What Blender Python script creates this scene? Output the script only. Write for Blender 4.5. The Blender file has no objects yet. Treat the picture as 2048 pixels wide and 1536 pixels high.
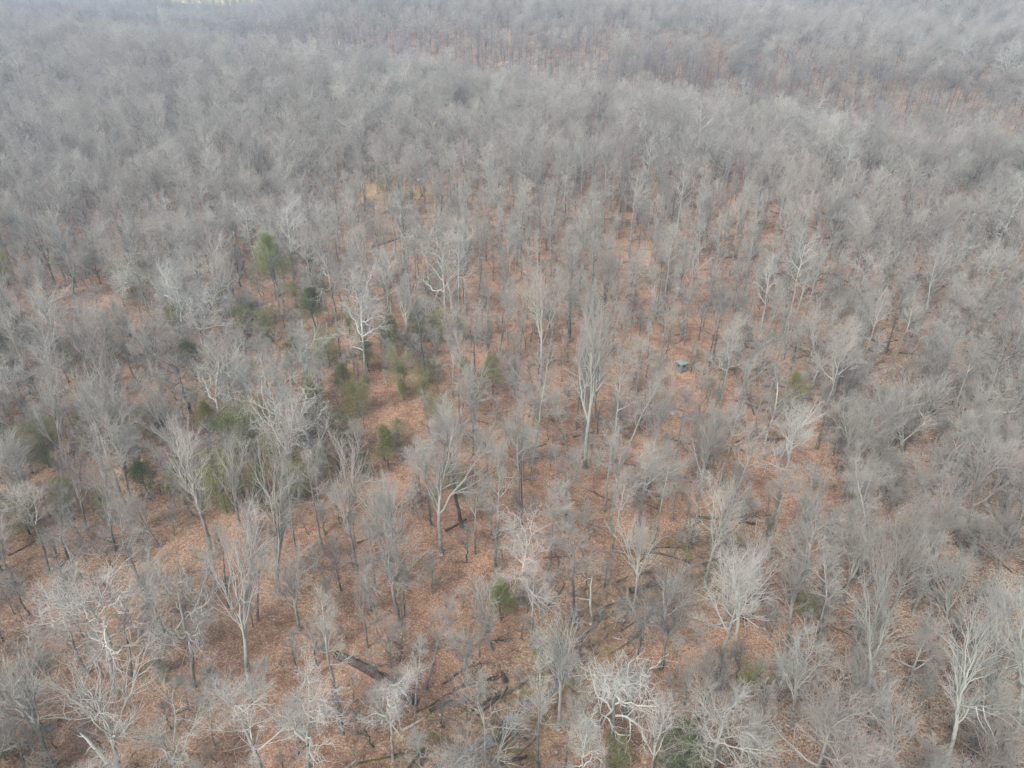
import bpy, math
import numpy as np
from mathutils import Vector

# ------------------------------------------------------------------ camera, world, sun
scene = bpy.context.scene
CAM_H = 60.0
PITCH = math.radians(32.5)
FPX = 1422.0                      # focal length in pixels of the 2048 px wide photograph
cam_data = bpy.data.cameras.new('camera')
cam_data.sensor_width = 36.0
cam_data.lens = FPX / 2048.0 * 36.0
cam_data.clip_start = 0.5
cam_data.clip_end = 6000.0
cam = bpy.data.objects.new('camera', cam_data)
scene.collection.objects.link(cam)
cam.location = (0, 0, CAM_H)
cam.rotation_euler = (math.pi / 2 - PITCH, 0, 0)
scene.camera = cam

SUN_EL, SUN_AZ = math.radians(48), math.radians(215)
world = bpy.data.worlds.new('World')
scene.world = world
world.use_nodes = True
wn = world.node_tree
for n in list(wn.nodes):
    wn.nodes.remove(n)
wo = wn.nodes.new('ShaderNodeOutputWorld')
wb = wn.nodes.new('ShaderNodeBackground')
ws = wn.nodes.new('ShaderNodeTexSky')
ws.sky_type = 'NISHITA'
ws.sun_disc = False
ws.sun_elevation = SUN_EL
ws.sun_rotation = SUN_AZ
ws.air_density = 1.0
ws.dust_density = 4.0
ws.ozone_density = 1.0
wh = wn.nodes.new('ShaderNodeHueSaturation')
wh.inputs['Saturation'].default_value = 0.62
wb.inputs['Strength'].default_value = 0.15
wn.links.new(ws.outputs[0], wh.inputs['Color'])
wn.links.new(wh.outputs[0], wb.inputs[0])
wn.links.new(wb.outputs[0], wo.inputs[0])

sun_data = bpy.data.lights.new('sun', 'SUN')
sun_data.energy = 1.15
sun_data.angle = math.radians(20)
sun_data.color = (1.0, 0.96, 0.90)
sun = bpy.data.objects.new('sun', sun_data)
scene.collection.objects.link(sun)
sd = Vector((math.sin(SUN_AZ) * math.cos(SUN_EL), math.cos(SUN_AZ) * math.cos(SUN_EL), math.sin(SUN_EL)))
sun.rotation_euler = sd.to_track_quat('Z', 'Y').to_euler()
sun.location = (0, 0, 120)

scene.view_settings.view_transform = 'Standard'
scene.view_settings.look = 'None'
scene.view_settings.exposure = 0.97
scene.view_settings.gamma = 1.0
scene.render.engine = 'CYCLES'
scene.cycles.max_bounces = 6
scene.cycles.diffuse_bounces = 4
scene.cycles.volume_bounces = 1
scene.cycles.use_denoising = True
scene.cycles.denoiser = 'OPENIMAGEDENOISE'
scene.cycles.denoising_input_passes = 'RGB_ALBEDO_NORMAL'
scene.cycles.denoising_prefilter = 'NONE'
scene.cycles.use_adaptive_sampling = False
C = scene.collection
rng = np.random.default_rng(7)

# ------------------------------------------------------------------ terrain shape
CP, SP = math.cos(PITCH), math.sin(PITCH)
# creek centre line, photo pixels on the ground
CREEK_PX = [(800, 1640), (875, 1528), (945, 1490), (1000, 1455), (1035, 1412), (1090, 1382), (1130, 1330), (1165, 1275), (1200, 1215), (1262, 1178), (1330, 1160), (1400, 1120), (1470, 1090)]


def flat_pt(px, py, z=0.0):
    dx, dy = (px - 1024) / FPX, (768 - py) / FPX
    d = (dx, CP + dy * SP, -SP + dy * CP)
    t = (CAM_H - z) / -d[2]
    return d[0] * t, d[1] * t


CREEK = np.array([flat_pt(a, b, -0.3) for a, b in CREEK_PX])


def creek_dist(x, y):
    x = np.asarray(x, float); y = np.asarray(y, float)
    best = np.full(x.shape, 1e9)
    for (ax, ay), (bx, by) in zip(CREEK[:-1], CREEK[1:]):
        ex, ey = bx - ax, by - ay
        t = np.clip(((x - ax) * ex + (y - ay) * ey) / (ex * ex + ey * ey), 0, 1)
        best = np.minimum(best, np.hypot(x - ax - t * ex, y - ay - t * ey))
    return best


def sm(a, b, v):
    t = np.clip((v - a) / (b - a), 0, 1)
    return t * t * (3 - 2 * t)


def height(x, y):
    x = np.asarray(x, float); y = np.asarray(y, float)
    h = 0.5 * np.sin(x / 17.0 + 1.3) * np.cos(y / 23.0) + 0.3 * np.sin(x / 7.1 + y / 9.3) + 0.06 * np.sin(x / 1.7) * np.sin(y / 1.9 + x / 3.1)
    s = (y - 345 + 0.75 * x) / 1.25
    h = h + 5.0 * sm(-190, -70, s) * (1 - sm(-60, -22, s)) - 13.0 * sm(-45, -8, s) + (1 - 0.85 * sm(-90, -240, x)) * (25.0 * sm(8, 140, s) - 10 * sm(170, 300, s)) + sm(-120, 60, x) * (12 * sm(330, 460, s) - 14 * sm(500, 600, s))
    h = h + sm(100, 260, s) * (4 * np.sin(x / 90 + y / 140) + 3 * np.sin(y / 60.0 - x / 130.0))
    cd = creek_dist(x, y) + 0.35 * np.sin(x * 1.3) * np.sin(y * 1.1)
    h = h * (0.25 + 0.75 * sm(2, 14, cd)) - 0.75 * (1 - sm(0.5, 2.6, cd)) - 0.5 * (1 - sm(2, 9, cd))
    return h


def ground_pt(px, py):
    z = 0.0
    for _ in range(6):
        x, y = flat_pt(px, py, z)
        z = float(height(x, y))
    return np.array([x, y, z])


def project(p):
    x, y, z = p[0], p[1], p[2] - CAM_H
    dep = y * CP - z * SP
    up = y * SP + z * CP
    return 1024 + FPX * x / dep, 768 - FPX * up / dep, dep


# ------------------------------------------------------------------ node helpers
class NT:
    def __init__(self, name):
        self.m = bpy.data.materials.new(name)
        self.m.use_nodes = True
        self.t = self.m.node_tree
        for n in list(self.t.nodes):
            self.t.nodes.remove(n)
        self.out = self.t.nodes.new('ShaderNodeOutputMaterial')
        self.b = self.t.nodes.new('ShaderNodeBsdfPrincipled')
        self.t.links.new(self.b.outputs[0], self.out.inputs['Surface'])

    def n(self, typ, **kw):
        n = self.t.nodes.new(typ)
        for k, v in kw.items():
            setattr(n, k, v)
        return n

    def put(self, sock, v):
        if isinstance(v, bpy.types.NodeSocket):
            self.t.links.new(v, sock)
        elif v is not None:
            sock.default_value = v

    def noise(self, vec, scale, detail=3, rough=0.55):
        n = self.n('ShaderNodeTexNoise')
        self.put(n.inputs['Vector'], vec)
        n.inputs['Scale'].default_value = scale
        n.inputs['Detail'].default_value = detail
        n.inputs['Roughness'].default_value = rough
        return n.outputs['Fac']

    def ramp(self, fac, stops):
        r = self.n('ShaderNodeValToRGB')
        e = r.color_ramp.elements
        while len(e) < len(stops):
            e.new(0.5)
        for el, (p, c) in zip(e, stops):
            el.position = p
            el.color = (c[0], c[1], c[2], 1)
        self.put(r.inputs[0], fac)
        return r.outputs[0]

    def mix(self, fac, a, b, blend='MIX'):
        m = self.n('ShaderNodeMix', data_type='RGBA', blend_type=blend)
        self.put(m.inputs[0], fac)
        for s, v in ((m.inputs[6], a), (m.inputs[7], b)):
            self.put(s, v if isinstance(v, bpy.types.NodeSocket) else (v[0], v[1], v[2], 1))
        return m.outputs[2]

    def math(self, op, a, b=0.0, clamp=False):
        m = self.n('ShaderNodeMath', operation=op, use_clamp=clamp)
        self.put(m.inputs[0], a)
        self.put(m.inputs[1], b)
        return m.outputs[0]

    def attr(self, name):
        a = self.n('ShaderNodeAttribute', attribute_name=name)
        return a.outputs['Fac']

    def coord(self, which='Object'):
        return self.n('ShaderNodeTexCoord').outputs[which]

    def bump(self, h, strength, dist):
        b = self.n('ShaderNodeBump')
        b.inputs['Strength'].default_value = strength
        b.inputs['Distance'].default_value = dist
        self.put(b.inputs['Height'], h)
        self.t.links.new(b.outputs[0], self.b.inputs['Normal'])

    def finish(self, col, rough=0.9, spec=0.2):
        self.put(self.b.inputs['Base Color'], col if isinstance(col, bpy.types.NodeSocket) else (col[0], col[1], col[2], 1))
        self.b.inputs['Roughness'].default_value = rough
        self.b.inputs['Specular IOR Level'].default_value = spec
        return self.m


def bark_material(name, dark, pale, twig, lichen, limb):
    """bark: 'tw' is 0 on trunks and 1 on the finest twigs; every tree has a slightly different tone"""
    k = NT(name)
    oc = k.coord()
    rnd = k.n('ShaderNodeObjectInfo').outputs['Random']
    n1 = k.noise(oc, 1.1, 4)
    n2 = k.noise(oc, 9.0, 3)
    base = k.mix(k.ramp(n1, [(0.38, (0, 0, 0)), (0.62, (1, 1, 1))]), dark, pale)
    base = k.mix(k.math('MULTIPLY', k.ramp(n2, [(0.52, (0, 0, 0)), (0.66, (1, 1, 1))]), 0.6), base, lichen)
    lc = k.mix(k.math('MULTIPLY', k.ramp(n1, [(0.40, (0, 0, 0)), (0.55, (1, 1, 1))]), 0.35), limb, pale)
    base = k.mix(k.attr('limb'), base, lc)
    base = k.mix(k.attr('tw'), base, twig)
    oi = k.n('ShaderNodeObjectInfo')
    stand = k.noise(oi.outputs['Location'], 0.021, 3, 0.6)      # stands of one species share a tone
    var = k.math('ADD', k.math('MULTIPLY', rnd, 0.38), k.math('ADD', k.math('MULTIPLY', stand, 0.6), 0.52))
    base = k.mix(1.0, base, k.ramp(k.math('MULTIPLY', var, 0.7), [(0, (0, 0, 0)), (1, (1.43, 1.43, 1.43))]), 'MULTIPLY')
    r2 = k.math('FRACT', k.math('MULTIPLY', rnd, 17.3))
    base = k.mix(1.0, base, k.ramp(r2, [(0, (1.0, 0.955, 0.94)), (0.3, (0.99, 0.985, 0.97)), (0.7, (0.97, 1, 0.96)), (1, (0.93, 0.98, 0.97))]), 'MULTIPLY')
    return k.finish(base, 0.9, 0.15)


M = {}
M['grey'] = bark_material('grey_bark', (0.10, 0.102, 0.096), (0.235, 0.245, 0.23), (0.39, 0.37, 0.338), (0.33, 0.36, 0.31), (0.35, 0.345, 0.315))
M['pale'] = bark_material('pale_bark', (0.13, 0.13, 0.12), (0.36, 0.37, 0.34), (0.42, 0.405, 0.38), (0.52, 0.54, 0.47), (0.44, 0.445, 0.40))
M['white'] = bark_material('white_bark', (0.17, 0.17, 0.16), (0.50, 0.50, 0.47), (0.40, 0.395, 0.375), (0.46, 0.465, 0.43), (0.46, 0.465, 0.42))
M['dark'] = bark_material('dark_bark', (0.045, 0.042, 0.04), (0.13, 0.125, 0.115), (0.31, 0.29, 0.27), (0.17, 0.18, 0.15), (0.20, 0.20, 0.19))


def simple_bark(name, a, b, moss=None):
    k = NT(name)
    oc = k.coord()
    c = k.mix(k.ramp(k.noise(oc, 2.3, 4), [(0.35, (0, 0, 0)), (0.65, (1, 1, 1))]), a, b)
    if moss:
        c = k.mix(k.ramp(k.noise(oc, 1.2, 3), [(0.5, (0, 0, 0)), (0.58, (1, 1, 1))]), c, moss)
    return k.finish(c, 0.95, 0.1)


M['log_dark'] = simple_bark('weathered_dark_wood', (0.055, 0.045, 0.04), (0.13, 0.105, 0.09))
M['log_moss'] = simple_bark('mossy_dark_wood', (0.035, 0.03, 0.025), (0.08, 0.07, 0.055), (0.09, 0.10, 0.03))
M['log_pale'] = simple_bark('bare_pale_wood', (0.34, 0.29, 0.23), (0.58, 0.53, 0.46))
M['log_grey'] = simple_bark('grey_fallen_wood', (0.17, 0.155, 0.145), (0.34, 0.32, 0.30))


def leaf_material(name, a, b, c):
    k = NT(name)
    oc = k.coord()
    col = k.mix(k.ramp(k.noise(oc, 1.4, 3), [(0.35, (0, 0, 0)), (0.65, (1, 1, 1))]), a, b)
    col = k.mix(k.ramp(k.noise(oc, 6.0, 2), [(0.5, (0, 0, 0)), (0.7, (1, 1, 1))]), col, c)
    k.finish(col, 0.7, 0.2)
    return k.m


M['needle'] = leaf_material('olive_needles', (0.14, 0.16, 0.065), (0.20, 0.215, 0.09), (0.28, 0.275, 0.14))
M['needle_dark'] = leaf_material('dark_needles', (0.065, 0.09, 0.042), (0.11, 0.14, 0.062), (0.17, 0.19, 0.095))
M['needle_bright'] = leaf_material('bright_green_needles', (0.13, 0.17, 0.055), (0.20, 0.24, 0.08), (0.30, 0.31, 0.13))
M['needle_yellow'] = leaf_material('yellow_green_leaves', (0.15, 0.16, 0.05), (0.22, 0.21, 0.075), (0.30, 0.27, 0.12))
M['russet'] = leaf_material('russet_dead_leaves', (0.28, 0.13, 0.07), (0.40, 0.20, 0.11), (0.46, 0.28, 0.16))
M['moss'] = leaf_material('moss_green', (0.07, 0.085, 0.02), (0.13, 0.15, 0.03), (0.17, 0.16, 0.05))


def ground_material():
    k = NT('leaf_litter')
    oc = k.coord()
    wob = k.n('ShaderNodeMix', data_type='RGBA', blend_type='ADD')
    nz = k.n('ShaderNodeTexNoise')
    nz.inputs['Scale'].default_value = 3.0
    k.t.links.new(oc, nz.inputs['Vector'])
    wob.inputs[0].default_value = 0.25
    k.t.links.new(oc, wob.inputs[6])
    k.t.links.new(nz.outputs['Color'], wob.inputs[7])
    vec = wob.outputs[2]

    def cells(scale, stops):
        v = k.n('ShaderNodeTexVoronoi')
        v.inputs['Scale'].default_value = scale
        v.inputs['Randomness'].default_value = 1.0
        k.t.links.new(vec, v.inputs['Vector'])
        s = k.n('ShaderNodeSeparateColor')
        k.t.links.new(v.outputs['Color'], s.inputs[0])
        return k.ramp(s.outputs[0], stops), s.outputs[1]
    orange, lift = cells(10.0, [(0.0, (0.12, 0.072, 0.048)), (0.22, (0.26, 0.148, 0.094)), (0.55, (0.35, 0.200, 0.126)), (0.8, (0.41, 0.245, 0.158)), (0.94, (0.51, 0.345, 0.235)), (1.0, (0.63, 0.50, 0.38))])
    tan, _ = cells(8.0, [(0.0, (0.10, 0.07, 0.047)), (0.3, (0.22, 0.15, 0.10)), (0.65, (0.31, 0.215, 0.145)), (0.92, (0.43, 0.32, 0.225)), (1.0, (0.56, 0.46, 0.36))])
    col = k.mix(k.attr('tan'), orange, tan)
    # patches of bare humus and of fresher leaves
    p1 = k.ramp(k.noise(oc, 0.16, 4, 0.6), [(0.36, (0.60, 0.57, 0.56)), (0.52, (1, 1, 1)), (0.68, (1.12, 1.09, 1.05))])
    col = k.mix(1.0, col, p1, 'MULTIPLY')
    p2 = k.ramp(k.noise(oc, 0.9, 4, 0.65), [(0.3, (0.62, 0.58, 0.56)), (0.5, (1, 1, 1)), (0.75, (1.1, 1.1, 1.1))])
    col = k.mix(1.0, col, p2, 'MULTIPLY')
    # thin fallen twigs, greyish
    tw = k.n('ShaderNodeTexNoise')
    mp = k.n('ShaderNodeMapping')
    mp.inputs['Scale'].default_value = (1.0, 7.0, 1.0)
    mp.inputs['Rotation'].default_value = (0, 0, 0.5)
    k.t.links.new(oc, mp.inputs['Vector'])
    tw.inputs['Scale'].default_value = 2.6
    tw.inputs['Detail'].default_value = 3
    k.t.links.new(mp.outputs[0], tw.inputs['Vector'])
    col = k.mix(k.math('MULTIPLY', k.ramp(tw.outputs['Fac'], [(0.60, (0, 0, 0)), (0.68, (1, 1, 1))]), 0.5), col, (0.42, 0.38, 0.34))
    gold = k.ramp(k.noise(oc, 2.5, 4), [(0.35, (0.42, 0.28, 0.14)), (0.65, (0.58, 0.42, 0.23))])
    col = k.mix(k.math('MULTIPLY', k.attr('gold'), 0.85), col, gold)
    mud = k.ramp(k.noise(oc, 1.8, 4), [(0.35, (0.06, 0.048, 0.036)), (0.65, (0.20, 0.155, 0.11))])
    mfac = k.math('MULTIPLY', k.attr('mud'), k.ramp(k.noise(oc, 0.8, 4), [(0.35, (0.2, 0.2, 0.2)), (0.6, (1, 1, 1))]))
    col = k.mix(mfac, col, mud)
    moss = k.ramp(k.noise(oc, 3.0, 3), [(0.3, (0.065, 0.08, 0.02)), (0.7, (0.15, 0.16, 0.045))])
    mosf = k.math('MULTIPLY', k.attr('moss'), k.ramp(k.noise(oc, 0.62, 4, 0.6), [(0.57, (0, 0, 0)), (0.66, (0.75, 0.75, 0.75))]))
    col = k.mix(mosf, col, moss)
    k.bump(lift, 0.6, 0.05)
    return k.finish(col, 0.95, 0.1)


M['ground'] = ground_material()

# ------------------------------------------------------------------ mesh helpers


def mesh_np(name, v, f, mat, attrs=None, smooth=False):
    """v (n,3), f (m,k) all faces with the same corner count"""
    me = bpy.data.meshes.new(name)
    v = np.ascontiguousarray(v, dtype=np.float32)
    f = np.ascontiguousarray(f, dtype=np.int32)
    k = f.shape[1]
    me.vertices.add(len(v))
    me.vertices.foreach_set('co', v.ravel())
    me.loops.add(f.size)
    me.loops.foreach_set('vertex_index', f.ravel())
    me.polygons.add(len(f))
    me.polygons.foreach_set('loop_start', np.arange(0, f.size, k, dtype=np.int32))
    if smooth:
        me.polygons.foreach_set('use_smooth', np.ones(len(f), dtype=bool))
    if attrs and 'tw' in attrs:
        attrs = dict(attrs)
        attrs['limb'] = np.clip((v[:, 2] / max(1e-3, float(v[:, 2].max())) - 0.35) / 0.4, 0, 1)
        if name == 'crown':
            attrs['limb'] = np.ones(len(v))
    for an, av in (attrs or {}).items():
        a = me.attributes.new(an, 'FLOAT', 'POINT')
        a.data.foreach_set('value', np.ascontiguousarray(av, dtype=np.float32))
    me.update(calc_edges=True)
    me.validate()
    me.materials.append(mat)
    return me


def link(name, me, parent=None):
    o = bpy.data.objects.new(name, me)
    C.objects.link(o)
    if parent is not None:
        o.parent = parent
    return o


def tag(o, label=None, cat=None, group=None, kind=None):
    if label: o['label'] = label
    if cat: o['category'] = cat
    if group: o['group'] = group
    if kind: o['kind'] = kind
    return o


def unit(a):
    return a / np.maximum(np.linalg.norm(a, axis=-1, keepdims=True), 1e-9)


def tubes(P, R, m):
    """P (N,K,3) centre lines, R (N,K) radii -> vertices, quads"""
    N, K, _ = P.shape
    T = np.empty_like(P)
    T[:, 1:-1] = P[:, 2:] - P[:, :-2]
    T[:, 0] = P[:, 1] - P[:, 0]
    T[:, -1] = P[:, -1] - P[:, -2]
    T = unit(T)
    mean = unit(P[:, -1] - P[:, 0])
    ref = np.where(np.abs(mean[:, 2:3]) > 0.8, np.array([[1.0, 0.1, 0]]), np.array([[0.1, 0, 1.0]]))
    A = unit(np.cross(T, ref[:, None, :]))
    B = np.cross(T, A)
    ang = np.arange(m) * 2 * math.pi / m
    V = P[:, :, None, :] + R[:, :, None, None] * (np.cos(ang)[None, None, :, None] * A[:, :, None, :] + np.sin(ang)[None, None, :, None] * B[:, :, None, :])
    idx = np.arange(N * K * m).reshape(N, K, m)
    nx = np.roll(idx, -1, axis=2)
    F = np.stack([idx[:, :-1], nx[:, :-1], nx[:, 1:], idx[:, 1:]], axis=-1).reshape(-1, 4)
    return V.reshape(-1, 3), F


def children(r, P, R, n, t0, t1, amean, asd, lens, K, crook, up, rfac, rtip, golden=False, tpow=1.0):
    """grow n branches from every parent line; lens(t) gives the length of each"""
    N = P.shape[0]
    Kp = P.shape[1]
    pi = np.repeat(np.arange(N), n)
    j = np.tile(np.arange(n), N)
    t = t0 + (t1 - t0) * ((j + r.random(N * n)) / n) ** tpow
    s = t * (Kp - 1)
    i0 = np.minimum(s.astype(int), Kp - 2)
    fr = (s - i0)[:, None]
    p = P[pi, i0] * (1 - fr) + P[pi, i0 + 1] * fr
    pr = R[pi, i0] * (1 - fr[:, 0]) + R[pi, i0 + 1] * fr[:, 0]
    T = unit(P[pi, i0 + 1] - P[pi, i0])
    ref = np.where(np.abs(T[:, 2:3]) > 0.9, np.array([[1.0, 0, 0]]), np.array([[0, 0, 1.0]]))
    A = unit(np.cross(T, ref))
    B = np.cross(T, A)
    if golden:
        az = j * 2.39996 + np.repeat(r.random(N) * 6.28, n) + r.normal(0, 0.3, N * n)
    else:
        az = r.random(N * n) * 2 * math.pi
    a = (amean(t) if callable(amean) else amean) + r.normal(0, asd, N * n)
    d = np.cos(a)[:, None] * T + np.sin(a)[:, None] * (np.cos(az)[:, None] * A + np.sin(az)[:, None] * B)
    L = lens(t, pi) * np.clip(r.normal(1, 0.22, N * n), 0.4, 1.6)
    r0 = np.minimum(pr * 0.85, rfac(L))
    out = np.empty((N * n, K, 3))
    out[:, 0] = p
    step = (L / (K - 1))[:, None]
    for k in range(1, K):
        out[:, k] = out[:, k - 1] + step * unit(d + r.normal(0, crook * 1.1, d.shape))
        d = unit(d + r.normal(0, crook * 0.45, d.shape) + np.array([[0, 0, up]]))
    lin = np.linspace(0, 1, K)[None, :]
    rad = r0[:, None] * (1 - lin) + np.minimum(rtip, r0 * 0.7)[:, None] * lin
    return out, rad, L


def tree_mesh(seed, H, CR, style, path=None, tr=None, tw=1.0, twr=1.0, detail=1.0, lm=1.0):
    """Bare tree with its foot at the origin. H height, CR crown radius, path [(x, y, z)...] centre line of the trunk.
    returns (trunk vertices, faces, tw), (crown vertices, faces, tw)"""
    r = np.random.default_rng(seed)
    K0 = 12
    cfg = {
        'oak': dict(lim=1.3, end=0.80, n1=11, t0=0.38, a=(1.25, 0.45), l=(1.0, 0.8), crook=0.30, up=0.035, n=(9, 7, 4), a2=0.85, wig=0.030),
        'fan': dict(end=0.60, n1=7, t0=0.50, a=(0.75, 0.25), l=(1.0, 1.0), crook=0.11, up=0.05, n=(8, 6, 4), a2=0.54, wig=0.015),
        'pole': dict(end=0.93, n1=11, t0=0.55, a=(1.05, 0.55), l=(1.0, 0.6), crook=0.10, up=0.10, n=(6, 6, 4), a2=0.64, wig=0.012),
        'round': dict(lim=1.15, end=0.78, n1=13, t0=0.36, a=(1.25, 0.40), l=(1.0, 0.8), crook=0.15, up=0.06, n=(8, 6, 4), a2=0.74, wig=0.02),
        'snag': dict(end=0.95, n1=7, t0=0.40, a=(1.2, 0.6), l=(1.0, 0.5), crook=0.28, up=0.02, n=(4, 3, 2), a2=0.9, wig=0.03),
        'sap': dict(end=0.9, n1=12, t0=0.30, a=(0.9, 0.45), l=(1.0, 0.5), crook=0.10, up=0.12, n=(6, 5, 0), a2=0.6, wig=0.03),
    }[style]
    cfg['lim'] = cfg.get('lim', 1.0) * lm
    tr = tr or max(0.07, 0.0082 * H + 0.016 * CR)
    z = np.linspace(0, 1, K0)
    if path is None:
        P = np.zeros((1, K0, 3))
        P[0, :, 2] = z * H * cfg['end']
        off = np.cumsum(r.normal(0, cfg['wig'] * H / 3, (K0, 2)), axis=0)
        P[0, :, :2] = off - off[0]
    else:
        path = np.array(path, float)
        q = np.linspace(0, len(path) - 1, K0)
        P = np.stack([np.interp(q, np.arange(len(path)), path[:, c]) for c in range(3)], axis=-1)[None]
        P = P + 0
        P[0] = P[0, :1] + (P[0] - P[0, :1]) * cfg['end']
        off = np.cumsum(r.normal(0, cfg['wig'] * H / 5, (K0, 2)), axis=0)
        P[0, :, :2] += off - off[0]
    tipf = 0.5 if style == 'fan' else (0.30 if style == 'oak' else 0.18)
    R = (tr * (1 - z * (1 - tipf)))[None, :].copy()
    R[0, 0] *= 1.45
    R[0, 1] *= 1.05
    a0, a1 = cfg['a']
    l0, l1 = cfg['l']
    t0 = cfg['t0']
    if style == 'fan':
        lead = H - P[0, -1, 2] * 0.5 - P[0, int(K0 * t0), 2] * 0.5
        lens = lambda t, pi: np.sqrt((lead * (0.75 + 0.25 * t)) ** 2 + (CR * 0.3) ** 2)
        spread = math.atan2(CR, lead)
        am = lambda t: spread * (1.15 - 0.75 * (t - t0) / (1 - t0))
    else:
        lens = lambda t, pi: CR * (l0 + (l1 - l0) * (t - t0) / (1 - t0)) * (1.38 if style == 'oak' else 1.12)
        am = lambda t: a0 + (a1 - a0) * (t - t0) / (1 - t0)
    n1 = cfg['n1']
    bark = lambda L: 0.0125 * L + 0.012
    Q1, R1, L1 = children(r, P, R, n1, t0, 1.0, am, 0.2, lens, 10, cfg['crook'], cfg['up'], lambda L: (0.015 * L + 0.015) * cfg.get('lim', 1), 0.012 * cfg.get('lim', 1), golden=True, tpow=0.9)
    lines = []
    add = lambda Qp, Rp, m, w: lines.append((Qp, Rp, m, w))
    add(Q1, R1, 5, 0.05)
    # the leader that continues the trunk
    n2, n3, n4 = cfg['n']
    n2 = max(2, int(n2 * detail ** 0.3)); n3 = max(2, int(n3 * detail ** 0.35))
    Q2, R2, L2 = children(r, Q1, R1, n2, 0.18, 1.0, cfg['a2'], 0.2, lambda t, pi: L1[pi] * (0.62 - 0.34 * t), 5, cfg['crook'] * 1.1, cfg['up'], lambda L: (0.011 * L + 0.010) * cfg.get('lim', 1), 0.009 * cfg.get('lim', 1))
    add(Q2, R2, 3, 0.35)
    Q3, R3, L3 = children(r, Q2, R2, n3, 0.12, 1.0, cfg['a2'], 0.25, lambda t, pi: L2[pi] * (0.66 - 0.28 * t) + 0.12, 4, cfg['crook'] * 1.1, cfg['up'], lambda L: (0.009 * L + 0.008) * twr, 0.0065 * twr)
    add(Q3, R3, 3, 0.8)
    n4 = int(round(n4 * tw * detail * 0.8))
    if n4 > 0:
        Q4, R4, L4 = children(r, Q3, R3, n4, 0.1, 1.0, cfg['a2'] * 0.9, 0.25, lambda t, pi: L3[pi] * 0.45 + 0.28, 3, cfg['crook'], cfg['up'] * 1.5, lambda L: L * 0 + 0.0062 * twr, 0.004 * twr)
        add(Q4, R4, 3, 1.0)
    # bring the tree to its measured height and spread (centre lines only, so thickness stays true)
    tx_, ty_ = (0.0, 0.0) if path is None else (path[-1][0], path[-1][1])
    allq = np.concatenate([q.reshape(-1, 3) for q, _, _, _ in lines])
    kz = min(H / max(np.percentile(allq[:, 2], 99.5), 1e-3), 1.25)
    zt = np.clip(allq[:, 2] * kz / H, 0, 1.1)
    kr = min(CR / max(np.percentile(np.hypot(allq[:, 0] - tx_ * zt, allq[:, 1] - ty_ * zt), 96), 1e-3), 1.6)

    def fit(q):
        q = q.copy()
        z_old = q[..., 2] * kz
        ax_, ay_ = tx_ * q[..., 2] / H, ty_ * q[..., 2] / H
        q[..., 0] = tx_ * z_old / H + (q[..., 0] - ax_) * kr
        q[..., 1] = ty_ * z_old / H + (q[..., 1] - ay_) * kr
        q[..., 2] = z_old
        return q
    P = fit(P)
    # extra ring close to the foot so the root flare stays short
    Pt = np.concatenate([P[:, :1] - np.array([0, 0, 0.25]), P[:, :1], P[:, :1] * 0.72 + P[:, 1:2] * 0.28, P[:, 1:]], axis=1)
    Rt = np.concatenate([R[:, :1] * 1.2, R[:, :1], R[:, 1:2], R[:, 1:]], axis=1)
    tv, tf = tubes(Pt, Rt, 10)
    V, F, W = [], [], []
    base = 0
    for q, rr_, m, w in lines:
        v, f = tubes(fit(q), rr_, m)
        V.append(v); F.append(f + base); W.append(np.full(len(v), w))
        base += len(v)
    cv, cf, cw = np.concatenate(V), np.concatenate(F), np.concatenate(W)
    return (tv, tf, np.zeros(len(tv))), (cv, cf, cw)


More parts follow.
